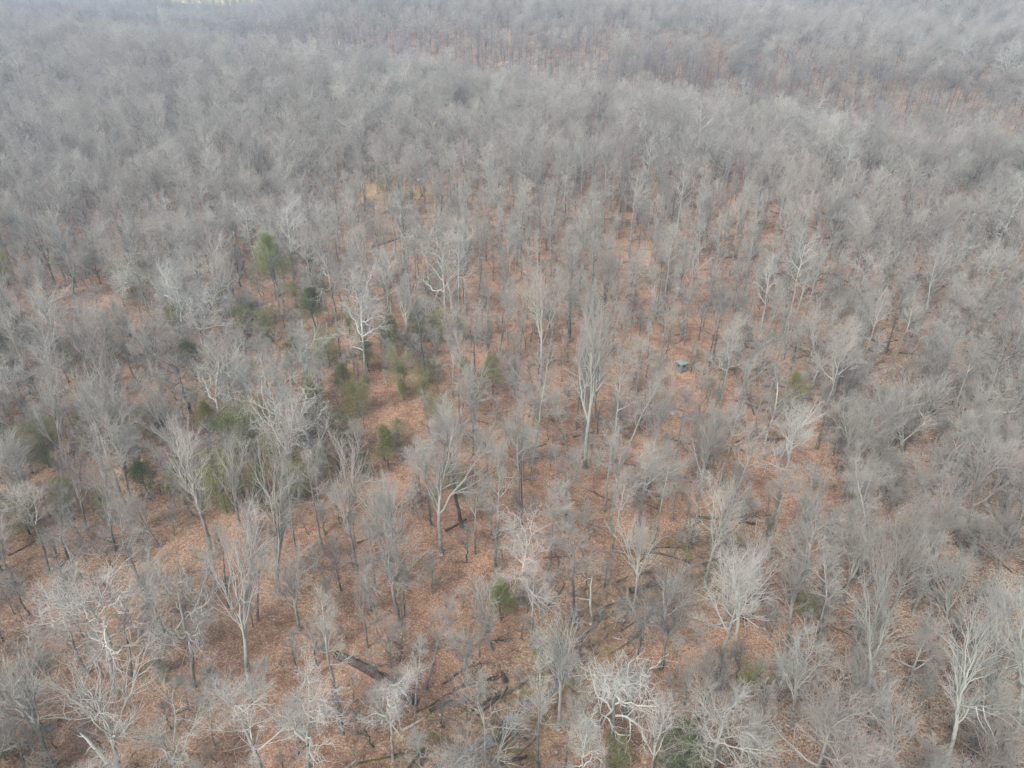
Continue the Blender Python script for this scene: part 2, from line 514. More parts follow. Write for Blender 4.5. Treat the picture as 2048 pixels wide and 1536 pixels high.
def evergreen_mesh(seed, H, CR, form='cone', n=5200, bottom=0.18, size=0.16):
    """trunk with branches, needles in tufts along them"""
    r = np.random.default_rng(seed)
    P = np.zeros((1, 9, 3))
    z = np.linspace(0, 1, 9)
    P[0, :, 2] = z * H
    off = np.cumsum(r.normal(0, 0.012 * H, (9, 2)), axis=0)
    P[0, :, :2] = off - off[0]
    tr = 0.012 * H + 0.03
    R = (tr * (1 - 0.88 * z))[None, :]
    Pt = P.copy(); Pt[0, 0, 2] -= 0.2
    tv, tf = tubes(Pt, R, 7)
    nb = int(26 + H * 4)
    if form == 'cone':
        prof = lambda t: CR * (1.02 - ((t - bottom) / (1 - bottom))) ** 0.72
    elif form == 'round':
        prof = lambda t: CR * np.sqrt(np.clip(1 - ((t - 0.55) / 0.5) ** 2, 0.05, 1))
    else:
        prof = lambda t: CR * (0.55 + 0.5 * np.sin(6.28 * 2.3 * t + seed)) * (1.1 - 0.5 * t)
    Q1, R1, L1 = children(r, P, R, nb, bottom, 0.985, 1.25, 0.22, lambda t, pi: np.maximum(prof(t), 0.15), 5, 0.10, 0.06, lambda L: 0.008 * L + 0.008, 0.005, golden=True)
    Q2, R2, L2 = children(r, Q1, R1, 5, 0.25, 1.0, 0.7, 0.2, lambda t, pi: L1[pi] * (0.5 - 0.25 * t) + 0.1, 3, 0.1, 0.04, lambda L: L * 0 + 0.006, 0.004)
    bv, bf = tubes(Q1, R1, 3)
    bv2, bf2 = tubes(Q2, R2, 3)
    wv = np.concatenate([tv, bv, bv2]); wf = np.concatenate([tf, bf + len(tv), bf2 + len(tv) + len(bv)])
    # foliage: small leaf clusters gathered round the branch lines
    pick = r.integers(0, len(Q2), n)
    t = r.random(n) ** 0.7
    s = t * 2
    i0 = np.minimum(s.astype(int), 1)
    fr = (s - i0)[:, None]
    c = Q2[pick, i0] * (1 - fr) + Q2[pick, i0 + 1] * fr
    c = c + r.normal(0, 0.10 + 0.05 * CR, (n, 3))
    d1 = unit(r.normal(0, 1, (n, 3)) + np.array([[0, 0, 0.35]]))
    d2 = unit(np.cross(d1, r.normal(0, 1, (n, 3))))
    ln = size * (0.6 + 0.9 * r.random(n))[:, None]
    wd = ln * 0.22
    v = np.stack([c - d1 * ln * 0.5, c + d2 * wd, c + d1 * ln * 0.5, c - d2 * wd], axis=1).reshape(-1, 3)
    f = np.arange(n * 4).reshape(n, 4)
    return (wv, wf), (v, f)


# ------------------------------------------------------------------ ground sheet
def axis(vals):
    return np.array(vals)


ys = [-160.0]
while ys[-1] < 1700:
    y = ys[-1]
    ys.append(y + (14 if y < 0 else (0.8 if 12 < y < 80 else (2.0 if y < 0 or y < 140 else (5 if y < 500 else 16)))) if y >= 12 or y < 0 else y + 4)
ys = np.array(ys)
xs = [0.0]
while xs[-1] < 1300:
    x = xs[-1]
    xs.append(x + (0.9 if x < 55 else (2.5 if x < 110 else (7 if x < 400 else 22))))
xs = np.array(xs)
xs = np.concatenate([-xs[:0:-1], xs])
XX, YY = np.meshgrid(xs, ys, indexing='xy')
ZZ = height(XX, YY)
gv = np.stack([XX, YY, ZZ], axis=-1).reshape(-1, 3)
ny, nx = XX.shape
ii = np.arange(ny * nx).reshape(ny, nx)
gf = np.stack([ii[:-1, :-1], ii[:-1, 1:], ii[1:, 1:], ii[1:, :-1]], axis=-1).reshape(-1, 4)
gx, gy = gv[:, 0], gv[:, 1]
cd = creek_dist(gx, gy)
wav = 6 * np.sin(gx / 13 + gy / 29) + 4 * np.sin(gy / 11 - gx / 31)
# the leaf litter right of the creek and far off is tanner, that on the open rise is orange
tan_a = np.clip(0.28 + 0.95 * sm(4, 26, gx - 0.55 * (gy - 25) + wav) * (1 - sm(85, 130, gy)) + 0.35 * sm(-10, -45, gx + wav) + 0.7 * sm(220, 330, gy), 0, 1)
tan_a = np.maximum(tan_a, 0.85 * (1 - sm(3, 10, cd)))
g0 = ground_pt(795, 380)
g1 = ground_pt(1650, 1330)
gold_a = np.exp(-(((gx - g0[0]) / 11) ** 2 + ((gy - g0[1]) / 9) ** 2))
gold_a = np.maximum(gold_a, 0.35 * np.exp(-((creek_dist(gx - 2.6, gy + 1.2) / 1.6) ** 2)) * (gy < 46))
mud_a = 0.95 * (1 - sm(1.2, 4.2, cd))
moss_a = (1 - sm(2.0, 6.5, cd)) * sm(0.7, 1.2, cd)
ground = link('ground', mesh_np('ground', gv, gf, M['ground'], {'tan': tan_a, 'gold': gold_a, 'mud': mud_a, 'moss': moss_a}, True))
tag(ground, kind='structure')

# creek water: a ribbon lying in the channel
k = NT('creek_water')
k.b.inputs['IOR'].default_value = 1.33
k.bump(k.noise(k.coord(), 2.2, 3), 0.25, 0.05)
M['water'] = k.finish(k.ramp(k.noise(k.coord(), 0.7, 3), [(0.4, (0.07, 0.068, 0.06)), (0.65, (0.19, 0.20, 0.21))]), 0.15, 0.5)  # paler blue-grey in the base colour stands in for reflected sky
t = np.linspace(0, len(CREEK) - 1, 160)
cx = np.interp(t, np.arange(len(CREEK)), CREEK[:, 0]) + 0.4 * np.sin(t * 5.1)
cy = np.interp(t, np.arange(len(CREEK)), CREEK[:, 1])
d = np.stack([np.gradient(cx), np.gradient(cy)], -1); d = unit(d)
nrm = np.stack([-d[:, 1], d[:, 0]], -1)
hw = (0.34 + 0.18 * np.sin(t * 5.7) + 0.14 * np.sin(t * 13.1)) * np.clip(1.25 - t / 9, 0.25, 1)
hw = np.maximum(hw, 0.12)
zc = height(cx, cy)
zl = np.minimum.reduce([np.roll(zc, s_) for s_ in (-2, -1, 0, 1, 2)]) + 0.15
L_ = np.stack([cx + nrm[:, 0] * hw, cy + nrm[:, 1] * hw, zl], -1)
R_ = np.stack([cx - nrm[:, 0] * hw, cy - nrm[:, 1] * hw, zl], -1)
wv = np.stack([L_, R_], 1).reshape(-1, 3)
wi = np.arange(159) * 2
water = link('water', mesh_np('water', wv, np.stack([wi, wi + 1, wi + 3, wi + 2], -1), M['water'], None, True))
tag(water, kind='structure')

# pale open field far behind the wood
k = NT('dry_pasture')
M['field'] = k.finish(k.ramp(k.noise(k.coord(), 0.05, 4), [(0.3, (0.60, 0.47, 0.24)), (0.7, (0.72, 0.59, 0.34))]), 0.95, 0.1)


def field_mask(x, y):
    dep = y * CP + CAM_H * SP
    px = 1024 + FPX * x / dep
    return (y > 760 + 8 * np.sin(px / 9.0)) & (px > 322) & (px < 518)


fy = np.linspace(905, 1250, 40)
fv, ff = [], []
for a in fy:
    dep = a * CP + CAM_H * SP
    x0, x1 = (330 - 1024 + 10 * math.sin(a / 23)) / FPX * dep, (512 - 1024 + 12 * math.sin(a / 17)) / FPX * dep
    for b in np.linspace(x0, x1, 12):
        fv.append((b, a, float(height(b, a)) + 0.6))
fi = np.arange(40 * 12).reshape(40, 12)
ff = np.stack([fi[:-1, :-1], fi[:-1, 1:], fi[1:, 1:], fi[1:, :-1]], -1).reshape(-1, 4)
field = link('field', mesh_np('field', np.array(fv), ff, M['field'], None, True))
tag(field, kind='structure')

# ------------------------------------------------------------------ trees, hand placed
# (base px, top px, crown width px, style, bark, extra trunk bends as (fraction of the way up, px offset))
HERO = [
    # lower left
    ((232, 1387), (150, 1125), 290, 'oak', 'pale'), ((388, 1375), (345, 1120), 215, 'oak', 'pale'),
    ((499, 1382), (470, 1020), 160, 'fan', 'pale'), ((106, 1534), (10, 1262), 190, 'fan', 'grey'),
    ((240, 1545), (178, 1290), 250, 'fan', 'pale'), ((55, 1560), (-10, 1420), 120, 'oak', 'grey'),
    ((617, 1536), (622, 1318), 175, 'oak', 'pale'), ((684, 1467), (640, 1180), 120, 'pole', 'grey'),
    ((554, 1187), (578, 850), 105, 'fan', 'grey'), ((284, 1183), (225, 1000), 110, 'pole', 'grey'),
    ((595, 1125), (570, 930), 80, 'pole', 'grey'), ((458, 1214), (440, 1030), 80, 'pole', 'dark'),
    ((263, 1353), (246, 1180), 70, 'pole', 'grey'), ((425, 1118), (345, 770), 120, 'fan', 'grey'),
    ((29, 1173), (-25, 1010), 110, 'fan', 'grey'), ((99, 1146), (50, 960), 100, 'pole', 'grey'),
    ((379, 1421), (362, 1330), 55, 'pole', 'grey'), ((535, 1426), (522, 1330), 60, 'pole', 'grey'),
    ((516, 1241), (524, 1060), 80, 'pole', 'grey'), ((320, 1095), (240, 950), 110, 'fan', 'grey'),
    ((166, 1275), (150, 1130), 60, 'pole', 'grey'), ((430, 1492), (395, 1370), 90, 'pole', 'grey'),
    ((137, 1118), (120, 960), 80, 'pole', 'dark'), ((232, 1104), (190, 900), 90, 'fan', 'grey'),
    # lower centre
    ((882, 1108), (880, 828), 215, 'fan', 'pale'), ((798, 1243), (775, 985), 150, 'fan', 'grey'),
    ((712, 1142), (670, 850), 110, 'fan', 'grey'), ((1042, 1211), (1060, 1015), 165, 'oak', 'white'),
    ((933, 1373), (935, 1235), 100, 'fan', 'grey'), ((1117, 1457), (1130, 1212), 125, 'fan', 'white'),
    ((1223, 1494), (1250, 1270), 230, 'oak', 'white'), ((1160, 1590), (1172, 1440), 85, 'oak', 'white'),
    ((851, 1378), (915, 1180), 80, 'pole', 'grey'), ((830, 1426), (846, 1258), 60, 'pole', 'pale'),
    ((950, 1108), (958, 940), 70, 'pole', 'grey'), ((989, 1134), (1006, 900), 95, 'pole', 'grey'),
    ((1097, 1173), (1112, 960), 90, 'pole', 'grey'), ((1223, 1105), (1260, 940), 80, 'pole', 'grey'),
    ((1220, 1070), (1250, 880), 80, 'pole', 'grey'), ((1304, 1101), (1345, 900), 90, 'pole', 'grey'),
    ((735, 1296), (728, 1140), 70, 'pole', 'grey'), ((810, 1231), (806, 1120), 50, 'pole', 'dark'),
    ((786, 1520), (778, 1330), 130, 'oak', 'pale'), ((1322, 1269), (1368, 1118), 95, 'fan', 'pale'),
    ((1300, 1560), (1330, 1390), 110, 'fan', 'pale'), ((1075, 1540), (1085, 1330), 90, 'pole', 'grey'),
    ((985, 1300), (960, 1160), 90, 'fan', 'grey'), ((1130, 1536), (1150, 1400), 70, 'pole', 'grey'),
    ((1400, 1440), (1430, 1290), 110, 'fan', 'grey'), ((1280, 1290), (1300, 1180), 90, 'fan', 'grey'),
    
    # lower right
    ((1464, 1317), (1500, 1090), 150, 'fan', 'pale'), ((1584, 1453), (1590, 1255), 145, 'fan', 'pale'),
    ((1727, 1423), (1775, 1150), 150, 'fan', 'pale'), ((1686, 1430), (1735, 1290), 100, 'fan', 'grey'),
    ((1645, 1540), (1672, 1370), 125, 'fan', 'grey'), ((1888, 1540), (1955, 1200), 140, 'fan', 'pale'),
    ((2032, 1474), (2065, 1180), 150, 'fan', 'pale'), ((1932, 1062), (1990, 840), 140, 'fan', 'grey'),
    ((1861, 1180), (1890, 900), 110, 'fan', 'grey'), ((1717, 1163), (1715, 930), 95, 'pole', 'grey'),
    ((1674, 1163), (1700, 990), 80, 'pole', 'grey'), ((1539, 1115), (1580, 930), 90, 'pole', 'grey'),
    ((1603, 1163), (1640, 930), 100, 'fan', 'grey'), ((1409, 1173), (1462, 940), 110, 'fan', 'grey'),
    ((1575, 1282), (1600, 1090), 110, 'fan', 'grey'), ((1638, 1296), (1665, 1110), 95, 'pole', 'grey'),
    ((1844, 1358), (1862, 1230), 70, 'pole', 'grey'), ((1984, 1330), (2025, 1130), 130, 'fan', 'pale'),
    ((1520, 1530), (1510, 1380), 100, 'fan', 'pale'), ((1770, 1560), (1800, 1350), 130, 'fan', 'pale'),
    ((1960, 1590), (2020, 1420), 130, 'fan', 'grey'), ((1760, 1290), (1785, 1080), 110, 'fan', 'grey'),
    ((1880, 1280), (1905, 1080), 120, 'fan', 'grey'), ((1800, 1180), (1830, 980), 110, 'fan', 'grey'),
    ((1990, 1180), (2030, 960), 130, 'fan', 'grey'), ((1500, 1230), (1520, 1060), 90, 'fan', 'grey'),
    # middle left
    ((561, 903), (555, 705), 200, 'oak', 'pale'), ((610, 833), (612, 645), 135, 'oak', 'pale'),
    ((441, 876), (432, 650), 150, 'oak', 'white'), ((417, 705), (405, 560), 150, 'oak', 'pale'),
    ((246, 613), (255, 505), 110, 'oak', 'pale'), ((150, 590), (145, 455), 125, 'oak', 'grey'),
    ((290, 712), (215, 590), 90, 'fan', 'dark'), ((137, 941), (75, 745), 120, 'fan', 'grey'),
    ((354, 930), (322, 725), 80, 'fan', 'grey'), ((51, 978), (20, 850), 90, 'fan', 'grey'),
    ((673, 655), (640, 440), 120, 'oak', 'grey'), ((345, 905), (300, 790), 70, 'pole', 'dark'),
    ((205, 945), (170, 720), 100, 'fan', 'grey'), ((262, 1000), (215, 780), 100, 'fan', 'grey'),
    ((120, 830), (80, 640), 100, 'fan', 'grey'), ((60, 790), (20, 600), 110, 'fan', 'grey'),
    ((200, 780), (160, 600), 100, 'fan', 'grey'), ((545, 560), (525, 430), 95, 'oak', 'white'),
    ((553, 540), (560, 400), 80, 'oak', 'dark'), ((175, 1060), (135, 880), 100, 'fan', 'grey'),
    ((480, 1050), (455, 880), 90, 'fan', 'grey'), ((640, 1010), (620, 860), 80, 'fan', 'grey'),
    # middle
    ((731, 767), (712, 535), 125, 'oak', 'pale'), ((815, 691), (808, 540), 70, 'fan', 'pale'),
    ((853, 685), (850, 590), 70, 'oak', 'white'), ((892, 647), (880, 430), 130, 'oak', 'white'),
    ((906, 794), (912, 600), 80, 'fan', 'grey'), ((947, 784), (955, 590), 80, 'pole', 'dark'),
    ((998, 712), (1032, 540), 70, 'pole', 'grey'), ((1080, 772), (1090, 520), 120, 'fan', 'grey'),
    ((1083, 831), (990, 690), 80, 'pole', 'grey'), ((1169, 937), (1205, 560), 140, 'fan', 'grey'),
    ((1223, 941), (1245, 700), 95, 'pole', 'grey'), ((1138, 927), (1095, 760), 70, 'pole', 'grey'),
    ((1282, 1013), (1345, 840), 130, 'fan', 'grey'), ((1229, 968), (1335, 740), 90, 'pole', 'grey'),
    ((1135, 657), (1140, 480), 65, 'pole', 'grey'), ((1319, 732), (1345, 570), 65, 'pole', 'grey'),
    ((1292, 678), (1312, 520), 65, 'pole', 'grey'), ((1264, 647), (1278, 500), 65, 'pole', 'grey'),
    ((1367, 667), (1390, 490), 80, 'pole', 'grey'), ((859, 580), (858, 470), 50, 'pole', 'dark'),
    ((832, 579), (830, 460), 50, 'pole', 'dark'), ((762, 534), (745, 420), 60, 'pole', 'dark'),
    ((960, 582), (958, 430), 70, 'pole', 'grey'), ((1047, 900), (1048, 760), 50, 'pole', 'grey'),
    ((947, 910), (945, 790), 60, 'pole', 'dark'), ((1389, 594), (1400, 440), 65, 'pole', 'grey'),
    ((1488, 606), (1510, 440), 70, 'pole', 'grey'), ((1425, 731), (1455, 540), 80, 'pole', 'dark'),
    ((1418, 749), (1440, 600), 60, 'pole', 'dark'), ((1445, 741), (1490, 570), 75, 'pole', 'dark'),
    ((1529, 635), (1555, 470), 70, 'pole', 'grey'), ((1570, 630), (1590, 480), 70, 'pole', 'dark'),
    ((1475, 820), (1545, 620), 105, 'fan', 'grey'), ((1526, 907), (1572, 735), 105, 'oak', 'pale'),
    ((1685, 842), (1715, 690), 95, 'fan', 'dark'), ((1703, 592), (1740, 450), 75, 'pole', 'grey'),
    ((1744, 630), (1780, 480), 75, 'pole', 'grey'), ((1772, 643), (1815, 500), 75, 'pole', 'grey'),
    ((1826, 585), (1885, 440), 75, 'pole', 'dark'), ((1837, 664), (1875, 480), 80, 'pole', 'grey'),
    ((1772, 705), (1825, 540), 80, 'pole', 'dark'), ((1782, 732), (1835, 590), 80, 'pole', 'grey'),
    ((1615, 794), (1670, 640), 115, 'fan', 'grey'), ((1618, 727), (1645, 590), 80, 'fan', 'grey'),
    ((1399, 1002), (1425, 790), 115, 'fan', 'grey'), ((1552, 940), (1625, 790), 115, 'fan', 'pale'),
    ((1848, 760), (1858, 665), 80, 'fan', 'pale'), ((1915, 780), (1935, 680), 80, 'fan', 'pale'),
    ((1845, 870), (1868, 725), 110, 'fan', 'pale'), ((1965, 960), (1995, 860), 120, 'fan', 'pale'),
    ((1800, 930), (1820, 760), 120, 'fan', 'grey'), ((1740, 960), (1770, 800), 115, 'fan', 'grey'),
    ((1930, 930), (1965, 770), 120, 'fan', 'grey'), ((2010, 880), (2050, 720), 130, 'fan', 'grey'),
    ((1700, 1040), (1730, 870), 110, 'fan', 'grey'), ((1830, 1040), (1860, 880), 120, 'fan', 'grey'),
    ((1055, 640), (1060, 480), 70, 'pole', 'grey'), ((1010, 600), (1018, 460), 65, 'pole', 'grey'),
    ((1185, 640), (1195, 470), 70, 'pole', 'grey'), ((1225, 700), (1240, 540), 70, 'pole', 'grey'),
    ((1165, 760), (1175, 590), 65, 'pole', 'grey'), ((1040, 720), (1050, 560), 65, 'pole', 'grey'),
    ((1860, 560), (1915, 380), 110, 'fan', 'grey'), ((1300, 840), (1325, 700), 70, 'pole', 'grey'),
    ((1265, 830), (1290, 650), 75, 'pole', 'grey'), ((1350, 920), (1378, 760), 80, 'pole', 'grey'),
]
# pale sycamores that stand out along the distant valley (base px, height m, crown radius m)
FARPALE = [(630, 165, 19, 6.5), (665, 170, 18, 6), (700, 160, 20, 6), (735, 175, 18, 6.5), (900, 178, 20, 8), (560, 150, 19, 6), (595, 158, 18, 6),
           (395, 108, 21, 8), (335, 80, 20, 8), (450, 125, 19, 6), (425, 118, 19, 6), (820, 180, 17, 5), (1880, 250, 20, 7), (1968, 272, 21, 8),
           (520, 140, 18, 6), (330, 55, 18, 6), (365, 95, 18, 6), (485, 132, 18, 5), (815, 225, 19, 6), (770, 178, 17, 5)]

trees = []           # dict(pos, H, CR, style, bark, lean vec, hero)


def base_scale(p):
    return project(p)[2] / FPX


for (b, tpx, cwid, st, bk) in HERO:
    g = ground_pt(*b)
    # vertical height from the photo row of the top, sideways lean from its column
    dy = (768 - tpx[1]) / FPX
    dxx = (tpx[0] - 1024) / FPX
    d = np.array([dxx, CP + dy * SP, -SP + dy * CP])
    tt = g[1] / d[1]
    top = np.array([0, 0, CAM_H]) + d * tt
    H = float(top[2] - g[2])
    lean = float(top[0] - g[0])
    Hc = min(max(H, 4.0), 30.0)
    lean *= Hc / max(H, 1e-3)
    lim = 0.30 * Hc if (b, tpx) not in () else 99
    lean = max(-0.55 * Hc, min(0.55 * Hc, lean))
    mid = g + np.array([lean / 2, 0, Hc * 0.75])
    CR = cwid / 2 * base_scale(mid)
    trees.append(dict(pos=g, H=Hc, CR=CR, style=st, bark=bk, lean=lean, hero=True))
NHERO = len(trees)
print('hero heights', round(np.mean([t['H'] for t in trees]), 1), round(max(t['H'] for t in trees), 1), 'CR', round(np.mean([t['CR'] for t in trees]), 1))

# ------------------------------------------------------------------ forest filler positions
cell = 4.6
occ = {}


def occ_ok(x, y, dmin):
    cx_, cy_ = int(math.floor(x / 6)), int(math.floor(y / 6))
    for a in (-1, 0, 1):
        for b_ in (-1, 0, 1):
            for (qx, qy) in occ.get((cx_ + a, cy_ + b_), ()):
                if (qx - x) ** 2 + (qy - y) ** 2 < dmin * dmin:
                    return False
    return True


def occ_add(x, y):
    occ.setdefault((int(math.floor(x / 6)), int(math.floor(y / 6))), []).append((x, y))


for tdef in trees:
    occ_add(tdef['pos'][0], tdef['pos'][1])
BLIND = ground_pt(1362, 741)
occ_add(BLIND[0], BLIND[1]); occ_add(BLIND[0] - 1.5, BLIND[1] - 4); occ_add(BLIND[0] + 1, BLIND[1] - 8)

# how thickly the filler trees stand in each part of the picture (columns every 256 px, rows as given)
DROWS = [560, 680, 800, 920, 1040, 1160, 1280, 1420, 1560]
DGRID = np.array([
    [1.0, 1.0, 0.9, 0.75, 0.8, 0.8, 0.85, 0.85, 0.8],
    [1.0, 0.9, 0.7, 0.5, 0.7, 0.7, 0.7, 0.6, 0.8],
    [1.0, 0.9, 0.6, 0.4, 0.45, 0.5, 0.4, 0.8, 1.0],
    [0.9, 0.7, 0.6, 0.4, 0.35, 0.4, 0.45, 0.9, 1.0],
    [0.7, 0.5, 0.4, 0.35, 0.4, 0.4, 0.6, 0.9, 0.9],
    [0.4, 0.35, 0.25, 0.3, 0.25, 0.3, 0.6, 0.8, 0.8],
    [0.3, 0.25, 0.2, 0.3, 0.3, 0.5, 0.6, 0.7, 0.8],
    [0.3, 0.2, 0.2, 0.3, 0.4, 0.5, 0.6, 0.7, 0.8],
    [0.5, 0.4, 0.4, 0.5, 0.6, 0.7, 0.7, 0.8, 0.9]])


def dens(px, py):
    if py < 560:
        return 0.95
    c = min(max(px / 256, 0), 8)
    r_ = np.interp(py, DROWS, np.arange(9))
    c0, r0 = min(int(c), 7), min(int(r_), 7)
    fc, fr = c - c0, r_ - r0
    return (1.06 if px > 1550 else 0.9) * (1.0 - 0.25 * float(sm(1150, 1350, py)) * float(sm(1500, 1100, px))) * float((DGRID[r0, c0] * (1 - fc) + DGRID[r0, c0 + 1] * fc) * (1 - fr) + (DGRID[r0 + 1, c0] * (1 - fc) + DGRID[r0 + 1, c0 + 1] * fc) * fr)


SHOW = []            # (centre px, centre py, half width, half height, forward distance) of what stands out
for q in trees:
    tp = project(q['pos'] + np.array([q['lean'], 0, q['H']])); bp = project(q['pos'])
    if q['style'] == 'oak' or q['bark'] == 'white':
        w_ = q['CR'] / bp[2] * FPX * 0.8
        SHOW.append((tp[0], tp[1] * 0.65 + bp[1] * 0.35, w_, (bp[1] - tp[1]) * 0.42, q['pos'][1]))
SHOW += [(a_, b_, 18, 24, ground_pt(a_, b_ + 35)[1]) for a_, b_ in ((98, 900), (372, 975), (455, 980), (526, 985), (490, 872), (530, 872), (640, 810), (985, 755), (808, 765), (495, 665), (390, 720), (870, 660), (778, 690), (265, 560), (620, 620), (776, 905), (60, 1035), (700, 870), (320, 850), (150, 880), (1570, 800))]
SHOW += [(a_[0], a_[1], b_[0], b_[1], c_) for a_, b_, c_ in []] + [(1362, 735, 18, 20, BLIND[1]), (555, 540, 30, 60, ground_pt(563, 590)[1]), (985, 755, 22, 35, ground_pt(985, 790)[1]), (510, 870, 45, 30, ground_pt(510, 905)[1]),
         (757, 1363, 80, 40, ground_pt(757, 1363)[1]), (1455, 1046, 60, 14, ground_pt(1455, 1046)[1]), (1002, 1205, 24, 35, ground_pt(1002, 1240)[1]), (1358, 1490, 50, 60, 60.0), (795, 385, 60, 25, ground_pt(795, 385)[1]),
         (1040, 1410, 60, 50, ground_pt(1040, 1440)[1]), (985, 1475, 55, 45, ground_pt(985, 1500)[1]), (1178, 1195, 14, 45, ground_pt(1178, 1245)[1])]


def in_the_way(x, y, z, H, CR):
    a = project((x, y, z + H)); b_ = project((x, y, z + 0.35 * H))
    w_ = CR / a[2] * FPX * 0.7
    for (sx, sy, sw, sh, sf) in SHOW:
        if y < sf and abs((a[0] + b_[0]) / 2 - sx) < sw + w_ * 0.6 and a[1] < sy + sh and b_[1] > sy - sh:
            return True
    return False


cand = []
YMAX = 1080.0
area_rng = np.random.default_rng(11)
for band0, band1, dmin, per in ((8, 170, 3.0, 9), (170, 400, 3.0, 10), (400, YMAX, 3.4, 12)):
    hw0 = lambda y: 0.80 * (y * CP + CAM_H * SP) + 14
    A = sum(2 * hw0(y) for y in range(int(band0), int(band1)))
    nn = int(A / per * 1.9)
    yy = area_rng.uniform(band0, band1, nn * 2)
    xx = area_rng.uniform(-1, 1, nn * 2) * hw0(band1)
    keep = np.abs(xx) < hw0(yy)
    xx, yy = xx[keep], yy[keep]
    hh = height(xx, yy)
    cdd = creek_dist(xx, yy)
    fm = field_mask(xx, yy)
    for x, y, z, c_, f_ in zip(xx, yy, hh, cdd, fm):
        if c_ < 1.8 or (f_ and area_rng.random() > 0.03):
            continue
        px, py, dep = project((x, y, z))
        if area_rng.random() > dens(px, py):
            continue
        s = (y - 345 + 0.75 * x) / 1.25
        if -15 < s < 30 and area_rng.random() < 0.25:
            continue
        if y < 230 and in_the_way(x, y, z, 13.0, 2.8) and area_rng.random() < 0.9:
            continue
        if not occ_ok(x, y, dmin):
            continue
        occ_add(x, y)
        cand.append((x, y, z, px, py, dep))
print('filler trees', len(cand))

near, far = [], []
for (x, y, z, px, py, dep) in cand:
    u = area_rng.random()
    if 650 < px < 1650 and 380 < py < 1130:
        st = 'pole' if u < 0.75 else ('fan' if u < 0.90 else 'round')
    elif py < 480:
        st = 'round' if u < 0.62 else ('fan' if u < 0.80 else ('pole' if u < 0.92 else 'oak'))
    elif px < 650:
        st = 'fan' if u < 0.40 else ('round' if u < 0.78 else ('pole' if u < 0.86 else 'oak'))
    else:
        st = 'fan' if u < 0.38 else ('round' if u < 0.75 else ('pole' if u < 0.90 else 'oak'))
    H = float(np.clip(area_rng.normal(12.2, 2.7), 6, 20)) * (1.0 - 0.05 * float(sm(200, 400, y)))
    if st == 'pole':
        H *= 1.05
    if st == 'pole' and 850 < px < 1750 and 400 < py < 1000:
        H *= 1.18
    small = area_rng.random() < 0.25 and y < 170
    if small:
        H *= 0.55
    CR = H * {'fan': 0.225, 'pole': 0.185, 'oak': 0.32, 'round': 0.26}[st] * area_rng.uniform(0.85, 1.25)
    if st == 'pole' and 850 < px < 1750 and 400 < py < 1000:
        CR *= 0.78
    lean = area_rng.normal(0, 0.055) * H
    s_v = (y - 345 + 0.75 * x) / 1.25
    bk = area_rng.choice(['grey', 'grey', 'grey', 'grey', 'grey', 'grey', 'grey', 'pale', 'dark'] if area_rng.random() < 0.8 else ['grey'])
    if -70 < s_v < -22 and area_rng.random() < 0.3:
        bk = 'pale'
    if 0 < s_v < 80 and area_rng.random() < 0.85:
        bk = 'dark'
        st = 'pole' if area_rng.random() < 0.4 else st
        CR = H * 0.22
    ptop = project((x, y, z + H))
    inframe = -30 < ptop[0] < 2078 and (py > -10 and ptop[1] < 1520)
    rec = dict(pos=np.array([x, y, z]), H=H, CR=CR, style=st, bark=str(bk), lean=lean, hero=False, dep=dep, show=inframe)
    far.append(rec)
far.sort(key=lambda q: q['dep'])
NIND = max(0, 300 - NHERO)
ind = [q for q in far if q['show']][:NIND]
ids = set(id(q) for q in ind)
rest = [q for q in far if id(q) not in ids]
cut = ind[-1]['dep'] if ind else 0
print('individual filler', len(ind), 'to', round(cut, 1), 'm; stuff', len(rest))

# ------------------------------------------------------------------ individual trees
MM = {}


def build_tree(name, rec, seed, shared=None, bark=None, detail=1.0):
    root = bpy.data.objects.new(name, None)
    root.empty_display_size = 0.5
    C.objects.link(root)
    root.location = rec['pos']
    if shared is None:
        H, ln = rec['H'], rec['lean']
        rr = np.random.default_rng(seed + 5)
        k_ = rr.uniform(0.45, 0.75)
        path = [(0, 0, 0), (ln * 0.22 * k_ * 2, rr.normal(0, 0.25), H * 0.33), (ln * (0.45 + 0.2 * k_), rr.normal(0, 0.5), H * 0.66), (ln, rr.normal(0, 0.7), H)]
        (tv, tf, tw_), (cv, cf, cw) = tree_mesh(seed, H, rec['CR'], rec['style'], path=path, detail=detail, tw=rec.get('tw', 1.0))
        mt = mesh_np('trunk', tv, tf, M[rec['bark']], {'tw': tw_}, True)
        mc = mesh_np('crown', cv, cf, M[rec['bark']], {'tw': cw})
    else:
        mt, mc, H0, CR0 = shared
        root.scale = (rec['CR'] / CR0, rec['CR'] / CR0, rec['H'] / H0)
        root.rotation_euler = (0, math.atan2(rec['lean'], rec['H']), 0)
    a = link('trunk', mt, root)
    b = link('crown', mc, root)
    return root


protos = {}
for st in ('fan', 'pole', 'oak', 'round'):
    for bk in ('grey', 'pale', 'dark'):
        for v in range(3 if st != 'oak' else 2):
            H0 = 18.0
            CR0 = {'fan': 3.8, 'pole': 3.1, 'oak': 5.2, 'round': 4.2}[st]
            (tv, tf, tw_), (cv, cf, cw) = tree_mesh(hash_ := 900 + 31 * v + 7 * len(st) + len(protos), H0, CR0, st)
            protos.setdefault((st, bk), []).append((mesh_np('trunk', tv, tf, M[bk], {'tw': tw_}, True), mesh_np('crown', cv, cf, M[bk], {'tw': cw}), H0, CR0))

